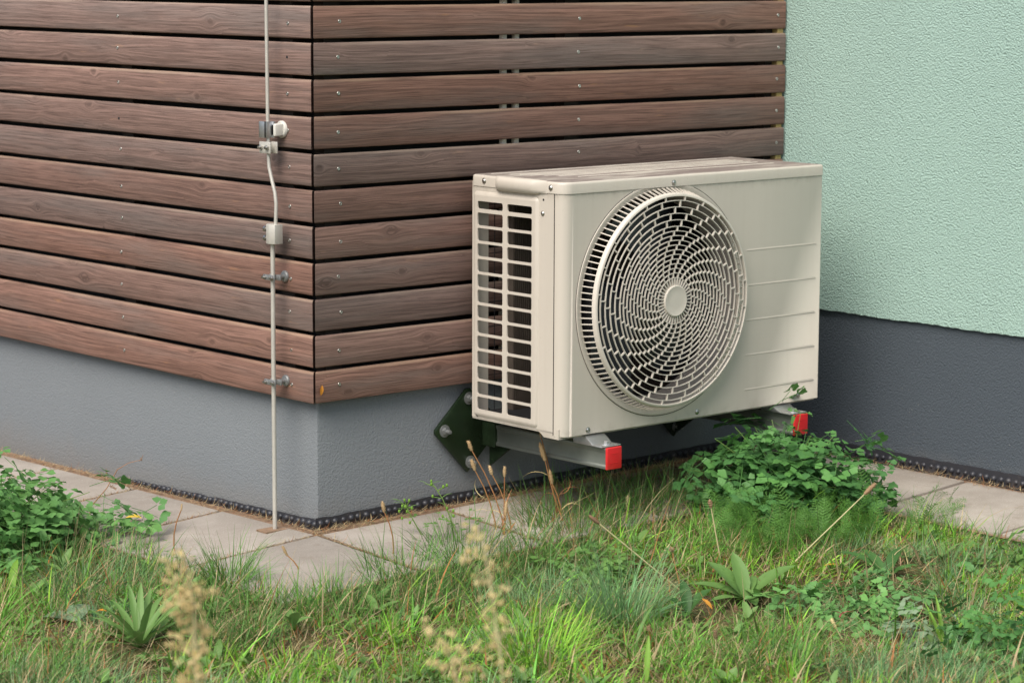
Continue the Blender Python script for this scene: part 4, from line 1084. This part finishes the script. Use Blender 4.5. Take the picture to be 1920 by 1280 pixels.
def sp2(label, b, tp, dist=0.0, sp=(.016, .0032), **k):
    base = at(*b); tip = toward(*tp, base+Vector((FW.x, FW.y, 0))*dist); return stalk('seed_stalk', label, 'seed stalk', base-Vector((0, 0, .01)), tip, sp=sp, group=GP, **k)
sp2('long pale stalk leaning left with a brown spike below the fan', (1285, 1105), (1122, 980), -.03, (.028, .0042))
sp2('longest stalk leaning right across the feathery clump with a brown spike', (1465, 1068), (1622, 925), .02, (.034, .0048))
sp2('upright pale stalk with small pink brown head left of the feathery clump', (1355, 1062), (1333, 950), .0, (.019, .0042))
sp2('thin upright stalk with round reddish head left of the pale plantain', (1280, 1112), (1260, 1032), .0, (.009, .0050), stem='redstem')
sp2('short pale stalk with pink head near the bottom below the pale plantain', (1343, 1250), (1342, 1195), .0, (.017, .0038))
sp2('short stalk with a reddish oval head below the pale plantain', (1385, 1180), (1380, 1147), 0, (.016, .0040))
sp2('dark red head on a short stalk in the lawn right of centre', (1470, 1205), (1478, 1182), 0, (.014, .0044), stem='redstem')
sp2('tan fuzzy head low in the grass right of centre', (1580, 1190), (1567, 1176), 0, (.022, .0036), head='seed')
sp2('dark brown head on short stalk by the blue grass tuft', (1062, 1205), (1062, 1180), 0, (.012, .0050), stem='redstem')
sp2('small dark head in the grass right of the blue grass tuft', (1220, 1200), (1217, 1182), 0, (.013, .0040), stem='redstem')
sp2('tan fuzzy head above a magenta sheath in front of the bracket', (1175, 975), (1176, 948), 0, (.026, .0040), head='seed', stem='redstem')
sp2('reddish brown stalk with dark head left bottom corner', (25, 1275), (30, 1262), 0, (.012, .0040), stem='redstem')
sp2('slender tan plume at the right bottom among the grass', (1850, 1275), (1835, 1240), 0, (.014, .0030), head='seed')
GF = 'dried red foxtail grasses before the plinth'
def fox(label, b, tp, dist=0, bend=0.0, sp=(.026, .0040), leaves=()):
    base = at(*b); tip = toward(*tp, base); return stalk('foxtail_grass', label, 'dry grass', base-Vector((0, 0, .01)), tip, bend, .0015, (sp[0]*1.1, sp[1]*.95), 'redstem', 'foxhead', GF, leaves)
L1 = lambda *a: a
fox('tallest dried foxtail with curled tan leaves before the left rail', (1062, 985), (1022, 862), 0, -.004, (.040, .0058), [(.45, V(160), .07, .005, .9, 3.6, 'redstem'), (.55, V(20), .07, .005, -.6, -3.2, 'redstem'), (.25, V(10), .09, .005, 1.1, 3.4, 'seed'), (.3, V(170), .09, .005, 1.2, -2.6, 'redstem'), (.75, V(165), .075, .004, .6, 1.6, 'seed'), (.35, V(100), .07, .004, -.3, 2.5, 'redstem')])
fox('dried foxtail leaning left behind the tallest one', (1050, 985), (1035, 905), 0, .01, (.030, .0045), [(.3, V(30), .08, .003, 1.0, 1.6, 'seed')])
fox('thin reddish seed stem rising beside the unit bottom edge', (1046, 980), (1014, 818), 0, .006, (.018, .0022))
fox('dried foxtail in front of the lower bracket bolt', (932, 1000), (890, 880), 0, .01, (.024, .0045), [(.4, V(170), .07, .003, .3, 2.4, 'seed'), (.6, V(150), .05, .003, .2, -2.0, 'seed')])
fox('dried foxtail just right of the lower bracket bolt', (950, 1005), (884, 843), 0, .012, (.022, .0042))
fox('short upright foxtail between the bolt and the tallest foxtail', (945, 985), (946, 892), 0, .0, (.022, .0036), [(.3, V(60), .06, .004, 1.2, .5, 'redstem')])
fox('short leaning foxtail beside the short upright one', (960, 1000), (922, 888), 0, .01, (.020, .0040), [(.3, V(150), .06, .003, .8, 1.4, 'seed')])
fox('small foxtail on the slab left of the others', (735, 1045), (720, 958), 0, .01, (.022, .0040))
fox('rust coloured broken stem at the slab edge before the corner', (560, 1075), (538, 1040), 0, .01, (.022, .0030))
fox('tan foxtail at the foot of the rust coloured leaves', (945, 1010), (948, 965), 0, .0, (.030, .0040), [(.1, V(100), .05, .007, 1.3, .3, 'redstem'), (.1, V(60), .06, .006, .7, .3, 'redstem'), (.1, V(-30), .09, .004, .3, .3, 'redstem')])
fox('faded grass stem arching over the slabs at left', (330, 1040), (340, 955), 0, -.01, (.014, .0018))

# weed with yellow green buds
def bud_weed(label, b, pts_, seed):
    base = at(*b); t = thing('bud_weed', label, 'weed', base, 'thin weeds with yellow green buds'); path = [base]+[toward(x, y, base) for x, y in pts_]
    MB().tube(path, [.0016]+[.0012]*(len(path)-2)+[.0008], 6).build('stem', M['greenstem'], t, smooth=60)
    r = random.Random(seed)
    for k in range(9):
        i = r.randint(1, len(path)-2); o = path[i].lerp(path[i+1], r.random()); e = o+RT*r.uniform(-.022, .022)+UP*r.uniform(-.014, .02)
        m = MB().tube([o, e], .0006, 4); m.lathe(e-UP*.003, (0, 0, 1), [(.0008, 0), (.0026, .002), (.0024, .006), (.001, .0075)], 8); m.build('bud', M['lime'], t, smooth=50)
    for k in range(6):
        i = r.randint(0, len(path)-2); blade_leaf(MB(), path[i].lerp(path[i+1], r.random()), V(r.choice((20, 160))+r.uniform(-20, 20)), r.uniform(.02, .035), .004, .6, .8).build('leaf', M['plantain'], t, smooth=0)
bud_weed('thin weed with yellow green buds before the plinth left of the bracket', (868, 1025), [(850, 985), (830, 935), (815, 912), (798, 906)], 1)
bud_weed('shorter thin budding weed on the slab left of the taller one', (795, 1010), [(775, 975), (762, 950), (752, 940)], 2)

# dry panicles close to the camera (out of focus)
puff = []
for i in range(3):
    m = MB(); r = random.Random(i)
    for k in range(7):
        c = Vector((r.gauss(0, .0022), r.gauss(0, .0022), r.gauss(0, .0022))); m.lathe(c, (r.gauss(0, 1), r.gauss(0, 1), r.gauss(0, 1)+.01), [(.0003, -.0028), (.0022, -.0012), (.0024, .001), (.0004, .003)], 6)
    puff.append(m.mesh('seed_head', M['seed'], smooth=60))
def panicle(label, dist, pts_, clusters, nseed, seed):
    r = random.Random(seed); P_ = [depth(x, y, dist) for x, y in pts_]
    foot = P_[0].copy(); foot.z = zg(foot.x, foot.y)-.02; t = thing('dry_flower_stem', label, 'dried plant', foot, 'dried tan flower stems near the camera')
    MB().tube([foot, foot.lerp(P_[0], .6)]+P_, [.0022, .002]+[.0014]*(len(P_)-1)+[.0008], 6).build('stem', M['stalk'], t, smooth=60)
    for (x, y, rad, cnt) in clusters:
        c = depth(x, y, dist+r.uniform(-.02, .02)); o = min(P_, key=lambda q: (q-c).length+max(0, q.z-c.z)*2)
        MB().tube([o, o.lerp(c, .6)+UP*.002, c], .0007, 4).build('branch', M['stalk'], t)
        for k in range(int(cnt*(1.8 if seed == 1 else 1.4))):
            p = c+RT*r.gauss(0, rad*1.15)+UP*r.gauss(0, rad)+FW*r.gauss(0, rad)
            link('seed_head', r.choice(puff), t, p, (r.uniform(0, 6), r.uniform(0, 6), 0), r.uniform(.32, .62))
D1 = 2.75
panicle('tan flower cluster stem at lower left near the camera', D1, [(372, 1340), (366, 1220), (362, 1120), (345, 1040)],
        [(330, 1055, .006, 11), (322, 1095, .007, 12), (355, 1100, .006, 9), (385, 1110, .005, 8), (330, 1130, .007, 13), (360, 1140, .006, 11), (350, 1168, .005, 8), (335, 1200, .005, 9), (385, 1185, .005, 8), (355, 1225, .006, 10), (378, 1215, .004, 6), (375, 1258, .006, 11), (350, 1270, .005, 8)], 0, 1)
panicle('tall thin tan flower stem at the bottom centre near the camera', D1, [(948, 1340), (935, 1200), (920, 1100), (905, 1010)],
        [(885, 1000, .006, 7), (905, 1030, .007, 7), (872, 1045, .006, 5), (930, 1060, .006, 5), (895, 1085, .006, 4), (945, 1105, .005, 4), (925, 1125, .005, 4), (920, 1160, .005, 5), (950, 1170, .007, 6), (920, 1195, .006, 5), (932, 1215, .005, 5), (960, 1180, .005, 4), (955, 1245, .006, 5)], 0, 2)
panicle('bushy tan flower stem at the bottom left of centre near the camera', D1-.05, [(870, 1350), (862, 1290), (850, 1250), (835, 1200)],
        [(815, 1180, .006, 6), (830, 1210, .008, 10), (860, 1220, .008, 9), (850, 1245, .008, 10), (880, 1260, .007, 8), (820, 1245, .006, 6), (860, 1272, .007, 8)], 0, 3)

# loose leaves
def loose_leaf(name, label, cat, c, nrm, along, L, Wd, mat, curl):
    c = Vector(c); nrm = Vector(nrm).normalized(); al = Vector(along).normalized(); s = nrm.cross(al); m = MB(); n = 8
    for i in range(n+1):
        t = i/n; w = Wd*.5*math.sin(PI*(.04+.92*t))**.9; h = curl*math.sin(PI*t)
        for k in (-1, -.5, 0, .5, 1): m.v.append(tuple(c+al*(L*(t-.5))+s*(w*k+h*.35)+nrm*(.0015+h*.4+abs(k)*w*.35)))
    for i in range(n):
        for j in range(4): a = i*5+j; m.f.append((a, a+1, a+6, a+5))
    L0 = c; o = link(name, m.mesh(name, M[mat], L0, smooth=0), None, L0); return tag(o, label, cat)
loose_leaf('fallen_leaf', 'small orange curled leaf stuck to the lowest timber board by the corner', 'leaf', (.017, -.002, .030), (0, -1, 0), (.15, 0, 1), .022, .010, 'autumn', .004)
p = at(250, 985); loose_leaf('fallen_leaf', 'yellow leaf lying on the slab beside the left leafy plant', 'leaf', p+Vector((0, 0, .016)), (.1, -.4, 1), RT, .036, .018, 'yellow', .006)
p = at(190, 1165); loose_leaf('fallen_leaf', 'yellow brown dead leaf in the grass at lower left', 'leaf', p+Vector((0, 0, .02)), (.1, -.5, 1), RT, .02, .008, 'autumn', .004)
p = at(1560, 1078); loose_leaf('fallen_leaf', 'orange strip of dead leaf in the grass right of the pale plantain', 'leaf', p+Vector((0, 0, .02)), (.1, -.5, 1), RT, .035, .007, 'autumn', .004)
p = at(1325, 1160); loose_leaf('fallen_leaf', 'rust orange leaf in the grass below the pale plantain', 'leaf', p+Vector((0, 0, .03)), (-.3, -.8, .6), RT-UP, .028, .008, 'autumn', .004)
# dry twig over the slabs
base = at(165, 985); t = thing('dry_twig', 'thin brown dry twig with tiny seed pods leaning over the slabs at left', 'twig', base)
P_ = [base]+[toward(x, y, base) for x, y in ((170, 950), (200, 915), (220, 880), (240, 868), (262, 862))]
MB().tube(P_, [.0014, .0013, .0011, .001, .0007, .0005], 6).build('stem', M['redstem'], t, smooth=60)
for x, y in ((208, 912), (214, 915), (265, 861), (200, 887)):
    c = toward(x, y, base); m = MB()
    for k in range(6): m.tube([c, c+Vector((random.gauss(0, .004), random.gauss(0, .004), random.gauss(0, .004)))], [.0012, .0004], 4)
    m.build('seed_pod', M['spike'], t)
